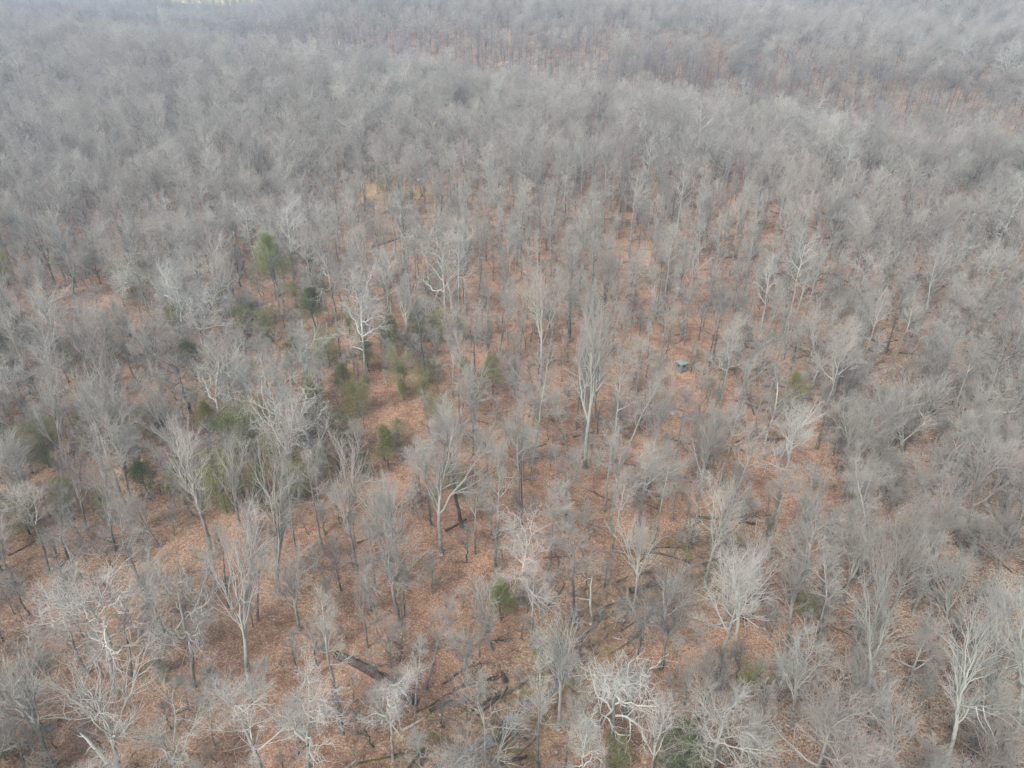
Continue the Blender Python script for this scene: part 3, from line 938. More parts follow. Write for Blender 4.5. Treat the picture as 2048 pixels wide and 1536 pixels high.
NAMES = {'oak': 'spreading_tree', 'fan': 'fan_crowned_tree', 'pole': 'slender_tree'}
placed = []
for i, rec in enumerate(trees):
    d_ = project(rec['pos'])[2]
    det = 1.05 if d_ < 75 else (1.0 if d_ < 110 else 0.8)
    rec['tw'] = 0.7 if d_ < 75 else (0.85 if d_ < 95 else 1.0)
    o = build_tree('bare_tree', rec, 100 + i, detail=det)
    placed.append((o, rec))
for i, rec in enumerate(ind):
    pl = protos[(rec['style'], rec['bark'])]
    o = build_tree('bare_tree', rec, 5000 + i, shared=pl[i % len(pl)])
    o.rotation_euler.z = float(area_rng.uniform(0, 6.28)) if abs(rec['lean']) < 1 else 0.0
    placed.append((o, rec))

# far pale sycamores
far_syc = []
syc_shared = []
for v in range(3):
    (tv, tf, tw_), (cv, cf, cw) = tree_mesh(70 + v, 19, 6.5, 'oak', twr=1.5, detail=0.9)
    syc_shared.append((mesh_np('trunk', tv, tf, M['white'], {'tw': tw_}, True), mesh_np('crown', cv, cf, M['white'], {'tw': cw * 0.5}), 19, 6.5))
for i, (px, py, H, CR) in enumerate(FARPALE):
    g = ground_pt(px, py)
    rec = dict(pos=g, H=H, CR=CR, style='oak', bark='white', lean=0)
    o = build_tree('pale_sycamore', rec, 0, shared=syc_shared[i % 3])
    o.rotation_euler.z = i * 1.1
    far_syc.append((o, rec, px, py))

# ------------------------------------------------------------------ the mass of the wood: one object
def instancer(name, pts, scl, rot, idx, meshes):
    """one object; its geometry nodes set one of the meshes on every point"""
    coll = bpy.data.collections.new(name + '_kinds')
    for a, (mt_, mats) in enumerate(meshes):
        ob = bpy.data.objects.new('%s_kind_%02d' % (name, a), mt_)
        coll.objects.link(ob)
    me = bpy.data.meshes.new(name)
    me.vertices.add(len(pts))
    me.vertices.foreach_set('co', np.asarray(pts, np.float32).ravel())
    a = me.attributes.new('scl', 'FLOAT_VECTOR', 'POINT'); a.data.foreach_set('vector', np.asarray(scl, np.float32).ravel())
    a = me.attributes.new('rot', 'FLOAT_VECTOR', 'POINT'); a.data.foreach_set('vector', np.asarray(rot, np.float32).ravel())
    a = me.attributes.new('idx', 'INT', 'POINT'); a.data.foreach_set('value', np.asarray(idx, np.int32))
    o = link(name, me)
    g = bpy.data.node_groups.new(name + '_nodes', 'GeometryNodeTree')
    g.interface.new_socket('Geometry', in_out='INPUT', socket_type='NodeSocketGeometry')
    g.interface.new_socket('Geometry', in_out='OUTPUT', socket_type='NodeSocketGeometry')
    gi = g.nodes.new('NodeGroupInput'); go = g.nodes.new('NodeGroupOutput')
    ci = g.nodes.new('GeometryNodeCollectionInfo')
    ci.inputs['Collection'].default_value = coll
    ci.inputs['Separate Children'].default_value = True
    ci.inputs['Reset Children'].default_value = True
    ip = g.nodes.new('GeometryNodeInstanceOnPoints')
    ip.inputs['Pick Instance'].default_value = True

    def at(nm, typ):
        n = g.nodes.new('GeometryNodeInputNamedAttribute')
        n.data_type = typ
        n.inputs['Name'].default_value = nm
        return n.outputs['Attribute']
    g.links.new(gi.outputs[0], ip.inputs['Points'])
    g.links.new(ci.outputs[0], ip.inputs['Instance'])
    g.links.new(at('idx', 'INT'), ip.inputs['Instance Index'])
    e2r = g.nodes.new('FunctionNodeEulerToRotation')
    g.links.new(at('rot', 'FLOAT_VECTOR'), e2r.inputs[0])
    g.links.new(e2r.outputs[0], ip.inputs['Rotation'])
    g.links.new(at('scl', 'FLOAT_VECTOR'), ip.inputs['Scale'])
    g.links.new(ip.outputs[0], go.inputs[0])
    md = o.modifiers.new('scatter', 'NODES')
    md.node_group = g
    return o


def joined(seed, H0, CR0, st, bk, twr, detail, lm=1.0, tw=1.0):
    (tv, tf, tw_), (cv, cf, cw) = tree_mesh(seed, H0, CR0, st, twr=twr, detail=detail, lm=lm, tw=tw)
    cw = np.where(cw < 0.6, cw * 0.5, cw)
    return mesh_np('wood', np.concatenate([tv, cv]), np.concatenate([tf, cf + len(tv)]), M[bk], {'tw': np.concatenate([tw_, cw])})


kinds, kmap = [], {}
for st in ('fan', 'pole', 'oak', 'round'):
    for bk in ('grey', 'pale', 'dark'):
        for v in range(2):
            CR0 = {'fan': 3.8, 'pole': 3.1, 'oak': 5.2, 'round': 4.2}[st]
            kmap.setdefault((st, bk), []).append((len(kinds), CR0))
            kinds.append((joined(300 + len(kinds), 18.0, CR0, st, bk, 1.15, 0.85, 1.4 if st != 'oak' else 1.2, 0.95), None))
pts, scl, rot, idx = [], [], [], []
for i, q in enumerate(rest):
    kk, CR0 = kmap[(q['style'], q['bark'])][i % 2]
    wide = 1.0
    pts.append(q['pos']); s_ = q['CR'] / CR0 * wide
    scl.append((s_, s_, q['H'] / 18.0)); idx.append(kk)
    rot.append((float(area_rng.normal(0, 0.03)), float(area_rng.normal(0, 0.03)), float(area_rng.uniform(0, 6.28))))
forest = instancer('forest', pts, scl, rot, idx, kinds)
tag(forest, 'grey leafless wood stretching from the middle distance to the top', 'forest', kind='stuff')

# saplings and brush: thin stems between the trees
sk = []
for v in range(5):
    sk.append((joined(600 + v, 5.0, 1.3, 'sap', ('grey', 'grey', 'pale', 'grey', 'dark')[v], 0.9, 1.0), None))
pts, scl, rot, idx = [], [], [], []
nb = 0
srng = np.random.default_rng(21)
while len(pts) < 5200 and nb < 60000:
    nb += 1
    y = srng.uniform(15, 230); hwid = 0.78 * (y * CP + CAM_H * SP) + 8
    x = srng.uniform(-hwid, hwid)
    px, py, _ = project((x, y, 0))
    if srng.random() > 0.15 + 0.85 * dens(px, py):
        continue
    if float(creek_dist(x, y)) < 1.0:
        continue
    s_ = srng.uniform(0.35, 1.25)
    pts.append((x, y, float(height(x, y)))); scl.append((s_ * srng.uniform(0.8, 1.4), s_ * srng.uniform(0.8, 1.4), s_))
    rot.append((srng.normal(0, 0.08), srng.normal(0, 0.08), srng.uniform(0, 6.28))); idx.append(int(srng.integers(0, 5)))
brush = instancer('undergrowth', pts, scl, rot, idx, sk)
tag(brush, 'thin leafless saplings and brush between the tree trunks', 'undergrowth', kind='stuff')

# dead branches lying everywhere between the trees
def stick_mesh(seed, mat, L=3.2):
    r = np.random.default_rng(seed)
    P = np.zeros((1, 8, 3)); P[0, :, 0] = np.linspace(0, L, 8)
    P[0, :, 1] = np.cumsum(r.normal(0, 0.10, 8)); P[0, :, 2] = 0.06
    Rr = np.linspace(0.085, 0.03, 8)[None]
    Q, R2, Lq = children(r, P, Rr, 6, 0.3, 1.0, 0.8, 0.3, lambda t, pi: 0.9 + 0 * t, 4, 0.2, 0, lambda L: 0.035 + 0 * L, 0.012)
    Q[..., 2] = np.abs(Q[..., 2]) * 0.6 + 0.02
    Q2, R3, _ = children(r, Q, R2, 3, 0.2, 1.0, 0.7, 0.3, lambda t, pi: 0.5 + 0 * t, 3, 0.2, 0, lambda L: 0.016 + 0 * L, 0.008)
    Q2[..., 2] = np.abs(Q2[..., 2]) * 0.7 + 0.02
    v, f = tubes(P, Rr, 6); v1, f1 = tubes(Q, R2, 4); v2, f2 = tubes(Q2, R3, 3)
    return mesh_np('sticks', np.concatenate([v, v1, v2]), np.concatenate([f, f1 + len(v), f2 + len(v) + len(v1)]), M[mat])


stk_k = [(stick_mesh(800 + v, m_), None) for v, m_ in enumerate(('log_dark', 'log_dark', 'log_grey', 'log_moss', 'log_grey', 'log_dark'))]
pts, scl, rot, idx = [], [], [], []
while len(pts) < 950:
    y = srng.uniform(15, 220); hwid = 0.78 * (y * CP + CAM_H * SP) + 6
    x = srng.uniform(-hwid, hwid)
    px, py, _ = project((x, y, 0))
    w_ = 1.0 if px > 1150 else (0.45 if px > 650 else 0.3)
    if 1450 < px and 450 < py < 900:
        w_ = 2.0
    if float(creek_dist(x, y)) < 9:
        w_ = 1.6
    if srng.random() > w_ / 2:
        continue
    s_ = srng.uniform(0.4, 1.5) if w_ < 2 else srng.uniform(0.8, 2.3)
    pts.append((x, y, float(height(x, y)) + 0.02)); scl.append((s_, s_ * srng.uniform(0.6, 1.2), s_ * 0.8))
    rot.append((0, srng.normal(0, 0.03), srng.choice([0.2, 0.5, -0.3, 3.0, 2.6]) + srng.normal(0, 0.5))); idx.append(int(srng.integers(0, 6)))
sticks = instancer('fallen_branches', pts, scl, rot, idx, stk_k)
tag(sticks, 'dead branches and sticks strewn over the leaf litter', 'branches', kind='stuff')

# ------------------------------------------------------------------ evergreens
# (base px, top px, width px, form, foliage, label)
GREEN = [
    ((560, 592), (546, 482), 60, 'cone', 'needle_bright', 'tall bright green conifer standing alone in the grey wood, upper left of centre'),
    ((1358, 1560), (1358, 1462), 92, 'round', 'needle_dark', 'big dark green evergreen at the bottom edge, right of the creek'),
    ((1002, 1240), (1000, 1172), 44, 'cone', 'needle_bright', 'bright green young conifer above the creek, lower centre'),
    ((510, 905), (505, 835), 90, 'round', 'needle', 'broad soft olive pine below the big pale spreading tree'),
    ((985, 790), (985, 722), 42, 'cone', 'needle', 'small olive pine on open orange ground near the centre'),
    ((778, 945), (776, 862), 34, 'cone', 'needle', 'narrow olive pine with a bare dark stem, just left of centre'),
    ((392, 760), (390, 682), 44, 'cone', 'needle_dark', 'dark pine left of the crooked whitish tree'),
    ((635, 660), (625, 575), 46, 'cone', 'needle_dark', 'dark green pine between two pale spreading crowns'),
    ((1568, 850), (1572, 760), 60, 'loose', 'needle_yellow', 'yellowish green sapling tangled in a pale crown, right of the box blind'),
    ((1000, 1480), (1000, 1462), 22, 'round', 'moss', 'low mossy clump on the creek bank'),
    ((100, 935), (98, 862), 66, 'round', 'needle', 'soft olive pine near the left edge, level with the big spreading tree'),
    ((20, 760), (16, 670), 56, 'cone', 'needle', 'olive pine cut by the left edge of the view'),
    ((372, 1010), (370, 935), 48, 'cone', 'needle', 'olive pine on a thin dark stem under the fan crowned trees, left'),
    ((455, 1025), (452, 938), 70, 'round', 'needle', 'wide hazy olive pine beside the thin stemmed one, left'),
    ((528, 1030), (524, 940), 52, 'loose', 'needle', 'loose light olive pine behind a forked fan crown, left of centre'),
    ((60, 1070), (58, 1000), 70, 'round', 'needle', 'rounded olive pine low on the left edge'),
    ((874, 690), (873, 636), 34, 'round', 'needle', 'small round olive pine right of the white crooked sapling'),
    ((782, 712), (778, 640), 40, 'cone', 'needle', 'olive pine behind the curved low limbs of a pale tree'),
    ((740, 745), (740, 682), 26, 'cone', 'needle', 'narrow olive pine beside a curved pale trunk'),
    ((835, 680), (832, 628), 34, 'round', 'needle_bright', 'bright little pine left of the white crooked sapling'),
    ((882, 880), (880, 812), 44, 'round', 'needle', 'hazy green pine above the wide forked tree, centre'),
    ((700, 905), (697, 835), 52, 'round', 'needle_dark', 'dark pine half hidden by grey fan crowns, left of centre'),
    ((640, 850), (640, 770), 66, 'loose', 'needle', 'olive pine right of the big pale spreading tree'),
    ((492, 700), (488, 628), 46, 'loose', 'needle', 'thin olive pine above the crooked whitish tree'),
    ((808, 800), (812, 720), 60, 'loose', 'needle', 'grey green pine screened by thin upright stems, near the centre'),
    ((320, 880), (316, 818), 38, 'round', 'needle', 'small dark olive pine left of the crooked whitish tree'),
    ((268, 590), (268, 530), 60, 'loose', 'needle', 'olive pine under the pale crown in the upper left'),
    ((78, 335), (76, 296), 26, 'round', 'needle_dark', 'dark evergreen near the left edge, upper right one of the small cluster'),
    ((58, 345), (56, 304), 22, 'round', 'needle_dark', 'dark evergreen near the left edge, middle one of the small cluster'),
    ((2, 352), (0, 312), 24, 'round', 'needle_dark', 'dark evergreen cut by the left edge, first of the small cluster'),
    ((565, 262), (562, 236), 22, 'round', 'needle_dark', 'lone dark evergreen in the distant wood, upper left'),
    ((1175, 172), (1180, 142), 30, 'loose', 'needle_dark', 'lone dark pine on the far side of the valley, upper middle'),
    ((1885, 30), (1885, 10), 24, 'round', 'needle_dark', 'dark evergreen far off in the top right corner, left one'),
    ((1938, 36), (1938, 14), 24, 'round', 'needle_dark', 'dark evergreen far off in the top right corner, right one'),
    ((1228, 1545), (1228, 1490), 48, 'round', 'needle', 'low olive evergreen at the bottom edge, left of the big dark one'),
    ((1605, 1240), (1608, 1195), 34, 'round', 'needle', 'small olive evergreen among pale crowns, lower right'),
    ((1478, 1400), (1482, 1345), 60, 'loose', 'needle_yellow', 'faint yellow green shrub among grey crowns, lower right'),
    ((12, 1520), (8, 1468), 60, 'round', 'needle', 'dull green shrub at the bottom left corner'),
    ((420, 590), (418, 560), 30, 'round', 'needle', 'low olive pine behind pale limbs, upper left'),
    ((915, 685), (915, 640), 26, 'cone', 'needle', 'slim green pine right of the round one, near the centre'),
    ((330, 1350), (328, 1325), 40, 'loose', 'needle', 'low thin green sapling between two pale spreading trees, lower left'),
    ((660, 420), (655, 400), 30, 'round', 'needle', 'small green shrub by the grey boulder, upper left'),
    ((780, 395), (778, 362), 26, 'round', 'needle', 'green shrub on the golden clearing, upper middle'),
    ((818, 425), (815, 395), 28, 'round', 'needle', 'green shrub just below the golden clearing'),
    ((1855, 330), (1855, 318), 22, 'round', 'needle_dark', 'small dark shrub in the grey wood, upper right'),
    ((500, 655), (498, 610), 36, 'round', 'needle_dark', 'squat dark pine between pale crowns, left of centre'),
    ((610, 895), (606, 838), 44, 'round', 'needle', 'olive pine right behind the trunk of the big spreading tree'),
]
for (x_, y_, w_, l_) in ((690, 205, 26, 'russet leaved small tree in the distant wood, upper left'), (1438, 122, 34, 'rust coloured tree on the far slope, upper right of centre'),
                      (1415, 110, 22, 'smaller rust coloured tree beside the larger one on the far slope'), (528, 62, 24, 'faint russet tree far off near the pale field'),
                      (645, 340, 18, 'low russet bush in the grey wood, upper left'), (1860, 300, 20, 'russet bush in the grey wood, upper right')):
    GREEN.append(((x_, y_ + w_ * 0.5), (x_, y_ - w_ * 0.5), w_, 'round', 'russet', l_))
_X = [(700, 640, 30), (660, 700, 34), (595, 700, 30), (540, 655, 34), (455, 600, 26), (360, 640, 30), (300, 520, 26), (345, 480, 22), (235, 700, 30), (150, 720, 34),
      (60, 660, 34), (100, 610, 24), (180, 860, 40), (245, 850, 36), (300, 960, 40), (215, 1010, 36), (600, 960, 40), (650, 930, 34), (730, 930, 36), (720, 800, 34),
      (690, 760, 30), (850, 780, 34), (860, 740, 26), (930, 740, 22), (595, 590, 26), (640, 560, 22), (450, 500, 20), (360, 420, 18), (610, 500, 22), (150, 1000, 40),
      (30, 880, 40), (20, 540, 30), (130, 530, 24), (560, 930, 44), (470, 870, 44), (420, 840, 34), (800, 870, 30), (910, 960, 30)]
_ord = ['upper left', 'middle left', 'left of centre', 'lower left']
_seen = {}
for i_, (x_, y_, w_) in enumerate(_X):
    t_ = ('needle', 'needle', 'needle_dark', 'needle_yellow')[i_ % 4]
    tone = {'needle': 'olive', 'needle_dark': 'dark green', 'needle_yellow': 'yellowish olive'}[t_]
    fm_ = ('loose', 'round', 'cone')[i_ % 3]
    fname = {'loose': 'thin', 'round': 'rounded', 'cone': 'pointed'}[fm_]
    area_ = ('far left' if x_ < 200 else 'left' if x_ < 450 else 'left centre' if x_ < 750 else 'centre' if x_ < 1200 else 'right')
    row_ = ('upper' if y_ < 560 else 'middle' if y_ < 800 else 'lower')
    key_ = (fname, tone, area_, row_)
    n_ = _seen.get(key_, 0); _seen[key_] = n_ + 1
    GREEN.append(((x_, y_ + w_), (x_, y_ - w_ * 0.75), int(w_ * 1.35), fm_, t_, '%s %s %spine sapling under bare crowns, %s part of the %s' % (fname, tone, ('', 'farther ', 'farthest ')[min(n_, 2)], row_, area_)))
ever = []
for i, (b, tp, wd, form, mat, label) in enumerate(GREEN):
    g = ground_pt(*b)
    dy = (768 - tp[1]) / FPX
    d = np.array([0, CP + dy * SP, -SP + dy * CP])
    H = max(0.5, float(CAM_H + d[2] * g[1] / d[1] - g[2]))
    H *= 1.0 if mat == 'needle_dark' else 1.12
    CR = wd / 2 * base_scale(g) * (0.95 if b[1] > 1500 else 1.3)
    n = int(min(26000, 1500 + 900 * H * CR)) if g[1] < 150 else 2600
    if form == 'loose':
        n = int(n * 0.6)
    far_ = g[1] > 150
    (wv_, wf_), (fv_, ff_) = evergreen_mesh(40 + i, H, CR, form, n=n, bottom=(0.34 if form == 'cone' else 0.12), size=min(0.13, 0.06 + 0.008 * H) * (2.0 if far_ else 1.0))
    nm = 'mossy_clump' if mat == 'moss' else 'russet_tree' if mat == 'russet' else ('evergreen_shrub' if H < 2.8 else 'pine_tree')
    root = bpy.data.objects.new(nm, None)
    root.empty_display_size = 0.5
    C.objects.link(root)
    root.location = g
    tagk = {'russet_tree': 'tree', 'mossy_clump': 'moss', 'evergreen_shrub': 'shrub', 'pine_tree': 'conifer'}[nm]
    tag(root, label, tagk, 'evergreens scattered through the bare wood' if mat != 'russet' else 'small trees still holding russet leaves')
    link('trunk', mesh_np('trunk', wv_, wf_, M['dark'], {'tw': np.zeros(len(wv_))}, True), root)
    link('crown', mesh_np('crown', fv_, ff_, M[mat]), root)
    ever.append((root, (b[0], (b[1] + tp[1]) / 2)))

# ------------------------------------------------------------------ fallen logs, snags, stones
def log_obj(name, a, b, r0, r1, mat, label, lift=0.0, stubs=4, end_lift=0.0, seed=0, cat='log'):
    """a, b photo pixels of the two ends on the ground"""
    pa, pb = ground_pt(*a), ground_pt(*b)
    rr = np.random.default_rng(seed)
    K = 10
    s = np.linspace(0, 1, K)[:, None]
    P = pa * (1 - s) + pb * s
    ln = np.linalg.norm(pb - pa)
    side = unit(np.array([-(pb - pa)[1], (pb - pa)[0], 0.0]))
    P = P + side * (0.03 * ln * np.sin(s * 3.0 + seed)) + np.cumsum(rr.normal(0, 0.008 * ln, (K, 3)), axis=0) * np.array([1, 1, 0.15])
    rad = r0 * (1 - s[:, 0]) + r1 * s[:, 0]
    P[:, 2] = np.array([float(height(p[0], p[1])) for p in P]) + rad * 0.55 + lift + end_lift * s[:, 0]
    c = P[0].copy(); c[2] -= rad[0] * 0.55
    Pl = (P - c)[None]
    v, f = tubes(Pl, rad[None], 9)
    # closed ends
    vs, fs = [v], [f]
    base = len(v)
    for ring, ctr in ((0, Pl[0, 0]), (K - 1, Pl[0, -1])):
        vs.append(ctr[None]);
        ids_ = np.arange(9) + ring * 9
        nxt = np.roll(ids_, -1)
        cc = np.full(9, base)
        fs.append(np.stack([ids_, nxt, cc, cc], -1))
        base += 1
    root = bpy.data.objects.new(name, None)
    root.empty_display_size = 0.3
    C.objects.link(root)
    root.location = c
    V, F = np.concatenate(vs), fs[0]
    me = bpy.data.meshes.new('stem')
    faces = [tuple(q) for q in F.tolist()] + [tuple(q[:3]) for q in fs[1].tolist()] + [tuple(q[:3]) for q in fs[2].tolist()]
    me.from_pydata(V.tolist(), [], faces)
    me.polygons.foreach_set('use_smooth', np.ones(len(me.polygons), dtype=bool))
    me.materials.append(mat)
    a_ = me.attributes.new('tw', 'FLOAT', 'POINT')
    link('stem', me, root)
    if stubs:
        Q, R, L = children(rr, Pl, rad[None], stubs, 0.35, 1.0, 0.9, 0.3, lambda t, pi: (0.10 + 0.16 * rr.random(len(t))) * ln, 5, 0.2, 0.0, lambda L: 0.02 * L + 0.02, 0.015)
        Q[..., 2] = np.maximum(Q[..., 2], Pl[0, :, 2].min() - 0.05)
        Q2, R2, _ = children(rr, Q, R, 4, 0.2, 1.0, 0.7, 0.3, lambda t, pi: L[pi] * 0.45, 4, 0.2, 0.0, lambda L: 0.01 * L + 0.01, 0.008)
        Q2[..., 2] = np.maximum(Q2[..., 2], Pl[0, :, 2].min() - 0.05)
        v1, f1 = tubes(Q, R, 4)
        v2, f2 = tubes(Q2, R2, 3)
        link('branches', mesh_np('branches', np.concatenate([v1, v2]), np.concatenate([f1, f2 + len(v1)]), mat), root)
    tag(root, label, cat, 'fallen trunks and limbs on the leaf litter')
    return root


LOGS = [
    ('fallen_log', (668, 1318), (846, 1408), 0.46, 0.28, 'log_dark', 'long dark fallen trunk crossing orange leaves, left of the creek', 6),
    ('fallen_log', (945, 1425), (1058, 1362), 0.14, 0.10, 'log_dark', 'upper of two dark crossed logs beside the creek water', 2),
    ('fallen_log', (955, 1430), (1012, 1372), 0.13, 0.10, 'log_dark', 'lower of two dark crossed logs beside the creek water', 1),
    ('fallen_log', (1258, 1182), (1330, 1160), 0.32, 0.2, 'log_dark', 'dark rotten log beneath a white crowned tree, lower centre right', 2),
    ('fallen_log', (1264, 1096), (1385, 1132), 0.16, 0.08, 'log_dark', 'thin dark log on orange leaves, right of lower centre', 3),
    ('fallen_log', (1392, 1036), (1518, 1056), 0.22, 0.15, 'log_moss', 'mossy black log lying level with broken dark branches, right of centre', 7),
    ('fallen_log', (1400, 1044), (1362, 1062), 0.1, 0.05, 'log_moss', 'short mossy limb at the left end of the mossy black log', 2),
    ('fallen_log', (580, 1420), (624, 1486), 0.20, 0.15, 'log_pale', 'pale stripped trunk leaning beside a whitish crown, bottom left', 1),
    ('fallen_log', (793, 1395), (764, 1450), 0.15, 0.12, 'log_pale', 'pale broken limb standing out below the long dark trunk', 0),
    ('fallen_log', (800, 1462), (850, 1436), 0.12, 0.09, 'log_pale', 'second pale broken limb, right of the first, near the bottom', 0),
    ('fallen_log', (967, 828), (1082, 814), 0.16, 0.08, 'log_grey', 'grey fallen stem at the foot of a curved trunk, centre', 2),
    ('fallen_log', (1180, 802), (1272, 804), 0.13, 0.08, 'log_grey', 'thin grey stem lying level beyond the tall forked trunk', 1),
    ('fallen_log', (1587, 562), (1622, 569), 0.34, 0.3, 'log_dark', 'short thick black log on orange leaves, upper right', 0),
    ('fallen_log', (1662, 520), (1732, 531), 0.18, 0.12, 'log_dark', 'long brown log among straight trunks, upper right', 2),
    ('fallen_log', (1902, 569), (1965, 560), 0.22, 0.14, 'log_dark', 'dark log near the right edge, upper right', 3),
    ('fallen_log', (1727, 667), (1780, 703), 0.24, 0.15, 'log_dark', 'dark slanting log in brushy ground, right', 4),
    ('fallen_log', (1600, 636), (1642, 655), 0.2, 0.12, 'log_grey', 'grey log under twiggy brush, right of the poles', 5),
    ('fallen_log', (1720, 540), (1770, 512), 0.14, 0.09, 'log_pale', 'pale slanting stem crossing the long brown log, upper right', 2),
    ('fallen_log', (1722, 612), (1790, 596), 0.16, 0.1, 'log_dark', 'dark stem between the pale straight trunks, right', 3),
    ('fallen_log', (1001, 1534), (1052, 1511), 0.2, 0.14, 'log_dark', 'dark log at the bottom edge, right of the creek', 1),
    ('fallen_log', (985, 458), (1022, 446), 0.25, 0.15, 'log_dark', 'dark log on the upper open ground, upper middle', 2),
    ('fallen_log', (745, 496), (815, 470), 0.25, 0.15, 'log_dark', 'brown log below the golden clearing', 3),
    ('fallen_log', (890, 1062), (935, 1040), 0.17, 0.12, 'log_dark', 'thick brown log behind the foot of the wide forked tree', 2),
    ('fallen_log', (1525, 912), (1582, 886), 0.2, 0.15, 'log_grey', 'grey leaning trunk joining a pale fan crown, right of centre', 1),
    ('fallen_log', (1400, 845), (1322, 822), 0.2, 0.1, 'log_grey', 'toppled grey treetop below the green box blind', 12),
    ('fallen_log', (1045, 905), (1090, 888), 0.14, 0.08, 'log_dark', 'thin dark stick on orange leaves left of the tall forked trunk', 1),
    ('fallen_log', (860, 1425), (905, 1400), 0.2, 0.1, 'log_dark', 'tangled dark limbs at the low end of the long dark trunk', 12),
    ('fallen_log', (1085, 1225), (1130, 1170), 0.12, 0.06, 'log_dark', 'small dark branch on the bank above the creek', 4),
    ('fallen_log', (60, 1465), (120, 1440), 0.12, 0.06, 'log_dark', 'thin dark branch on the ground near the bottom left corner', 3),
    ('fallen_log', (338, 1432), (390, 1415), 0.08, 0.04, 'log_dark', 'slim dark stick between small trunks, bottom left', 1),
    ('fallen_log', (1610, 1062), (1560, 1075), 0.16, 0.08, 'log_moss', 'black branch right of the mossy log', 5),
    ('fallen_log', (1805, 1080), (1855, 1077), 0.1, 0.07, 'log_dark', 'brown stick lying level among grey stems, right', 0),
    ('fallen_log', (1640, 480), (1700, 470), 0.16, 0.1, 'log_dark', 'thin dark log lying level above the long brown log, upper right', 1),
    ('fallen_log', (1790, 640), (1865, 622), 0.17, 0.1, 'log_dark', 'dark log stretching right from the pale straight trunks', 2),
    ('fallen_log', (1880, 690), (1940, 712), 0.16, 0.1, 'log_grey', 'grey log sloping down towards the right edge', 3),
    ('fallen_log', (1640, 700), (1690, 722), 0.15, 0.09, 'log_dark', 'dark stem left of the dark slanting log', 2),
    ('fallen_log', (1520, 700), (1475, 690), 0.13, 0.08, 'log_dark', 'short dark stem between poles, upper right of the box blind', 1),
    ('fallen_log', (1760, 800), (1700, 812), 0.15, 0.09, 'log_dark', 'dark log under twiggy brush, middle right', 4),
    ('fallen_log', (1480, 1180), (1420, 1205), 0.12, 0.07, 'log_dark', 'thin dark limb below the mossy black log', 3),
    ('fallen_log', (1640, 1195), (1575, 1210), 0.12, 0.07, 'log_dark', 'thin dark limb left of the small lower right evergreen', 3),
    ('fallen_log', (1290, 1235), (1240, 1262), 0.12, 0.07, 'log_dark', 'dark limb lying along the wooded creek bank', 3),
    ('fallen_log', (800, 1545), (850, 1500), 0.14, 0.09, 'log_dark', 'dark log left of the creek at the bottom edge', 2),
    ('fallen_log', (1690, 580), (1655, 560), 0.15, 0.1, 'log_grey', 'grey stem left of the pale straight trunks', 2),
]
for i, (nm, a, b, r0, r1, mt_, lab, st_) in enumerate(LOGS):
    log_obj(nm, a, b, r0, r1, M[mt_], lab, stubs=st_, seed=i + 1)


def snag(b, tp, r0, bark, label, seed, nbr=4):
    g = ground_pt(*b)
    dy = (768 - tp[1]) / FPX
    d = np.array([0, CP + dy * SP, -SP + dy * CP])
    H = max(1.2, float(CAM_H + d[2] * g[1] / d[1] - g[2]))
    lean = (tp[0] - b[0]) * base_scale(g)
    rr = np.random.default_rng(seed)
    K = 10
    z = np.linspace(0, 1, K)
    P = np.zeros((1, K, 3)); P[0, :, 2] = z * H - 0.1; P[0, :, 0] = z * lean
    P[0, :, :2] += np.cumsum(rr.normal(0, 0.01 * H, (K, 2)), axis=0)
    R = (r0 * (1.3 - 0.8 * z))[None]
    R[0, -1] *= 0.35
    root = bpy.data.objects.new('dead_snag', None)
    C.objects.link(root); root.location = g
    v, f = tubes(P, R, 8)
    link('trunk', mesh_np('trunk', v, f, bark, {'tw': np.zeros(len(v))}, True), root)
    if nbr:
        Q, R2, L = children(rr, P, R, nbr, 0.5, 0.95, 1.1, 0.3, lambda t, pi: H * 0.18 + 0 * t, 5, 0.25, 0.02, lambda L: 0.03 * L + 0.02, 0.015)
        v, f = tubes(Q, R2, 5)
        link('broken_limbs', mesh_np('broken_limbs', v, f, bark, {'tw': np.zeros(len(v))}), root)
    tag(root, label, 'dead tree', 'dead standing stems')


snag((1179, 1245), (1177, 1149), 0.14, M['white'], 'thin white dead stem standing alone above the creek', 3, 2)
snag((1952, 548), (1968, 508), 0.35, M['log_pale'], 'short pale broken stump near the right edge, upper right', 4, 3)
snag((1012, 1362), (1006, 1342), 0.22, M['log_dark'], 'dark upturned root stump behind the crossed logs by the creek', 5, 7)
snag((1740, 628), (1760, 575), 0.2, M['log_pale'], 'pale splintered snag among straight trunks, right', 6, 1)
snag((262, 1560), (215, 1470), 0.18, M['white'], 'crooked whitish dead limb rising from the bottom left edge', 8, 6)


def stone(px, py, size, label, seed, mat):
    import bmesh
    g = ground_pt(px, py)
    bm = bmesh.new()
    bmesh.ops.create_icosphere(bm, subdivisions=3, radius=1.0)
    rr = np.random.default_rng(seed)
    ph = rr.random(6) * 6
    for v in bm.verts:
        n = v.co.normalized()
        k_ = 1 + 0.16 * math.sin(3 * n.x + ph[0]) + 0.12 * math.sin(4 * n.y + ph[1]) + 0.1 * math.sin(5 * n.z + ph[2] + 3 * n.x)
        v.co = Vector((n.x * k_ * size * 1.25, n.y * k_ * size * 0.9, n.z * k_ * size * 0.6))
    me = bpy.data.meshes.new('boulder')
    bm.to_mesh(me); bm.free()
    me.materials.append(mat)
    for p in me.polygons: p.use_smooth = True
    o = link('boulder', me)
    o.location = g + np.array([0, 0, size * 0.25])
    tag(o, label, 'boulder', 'stones showing through the leaves')


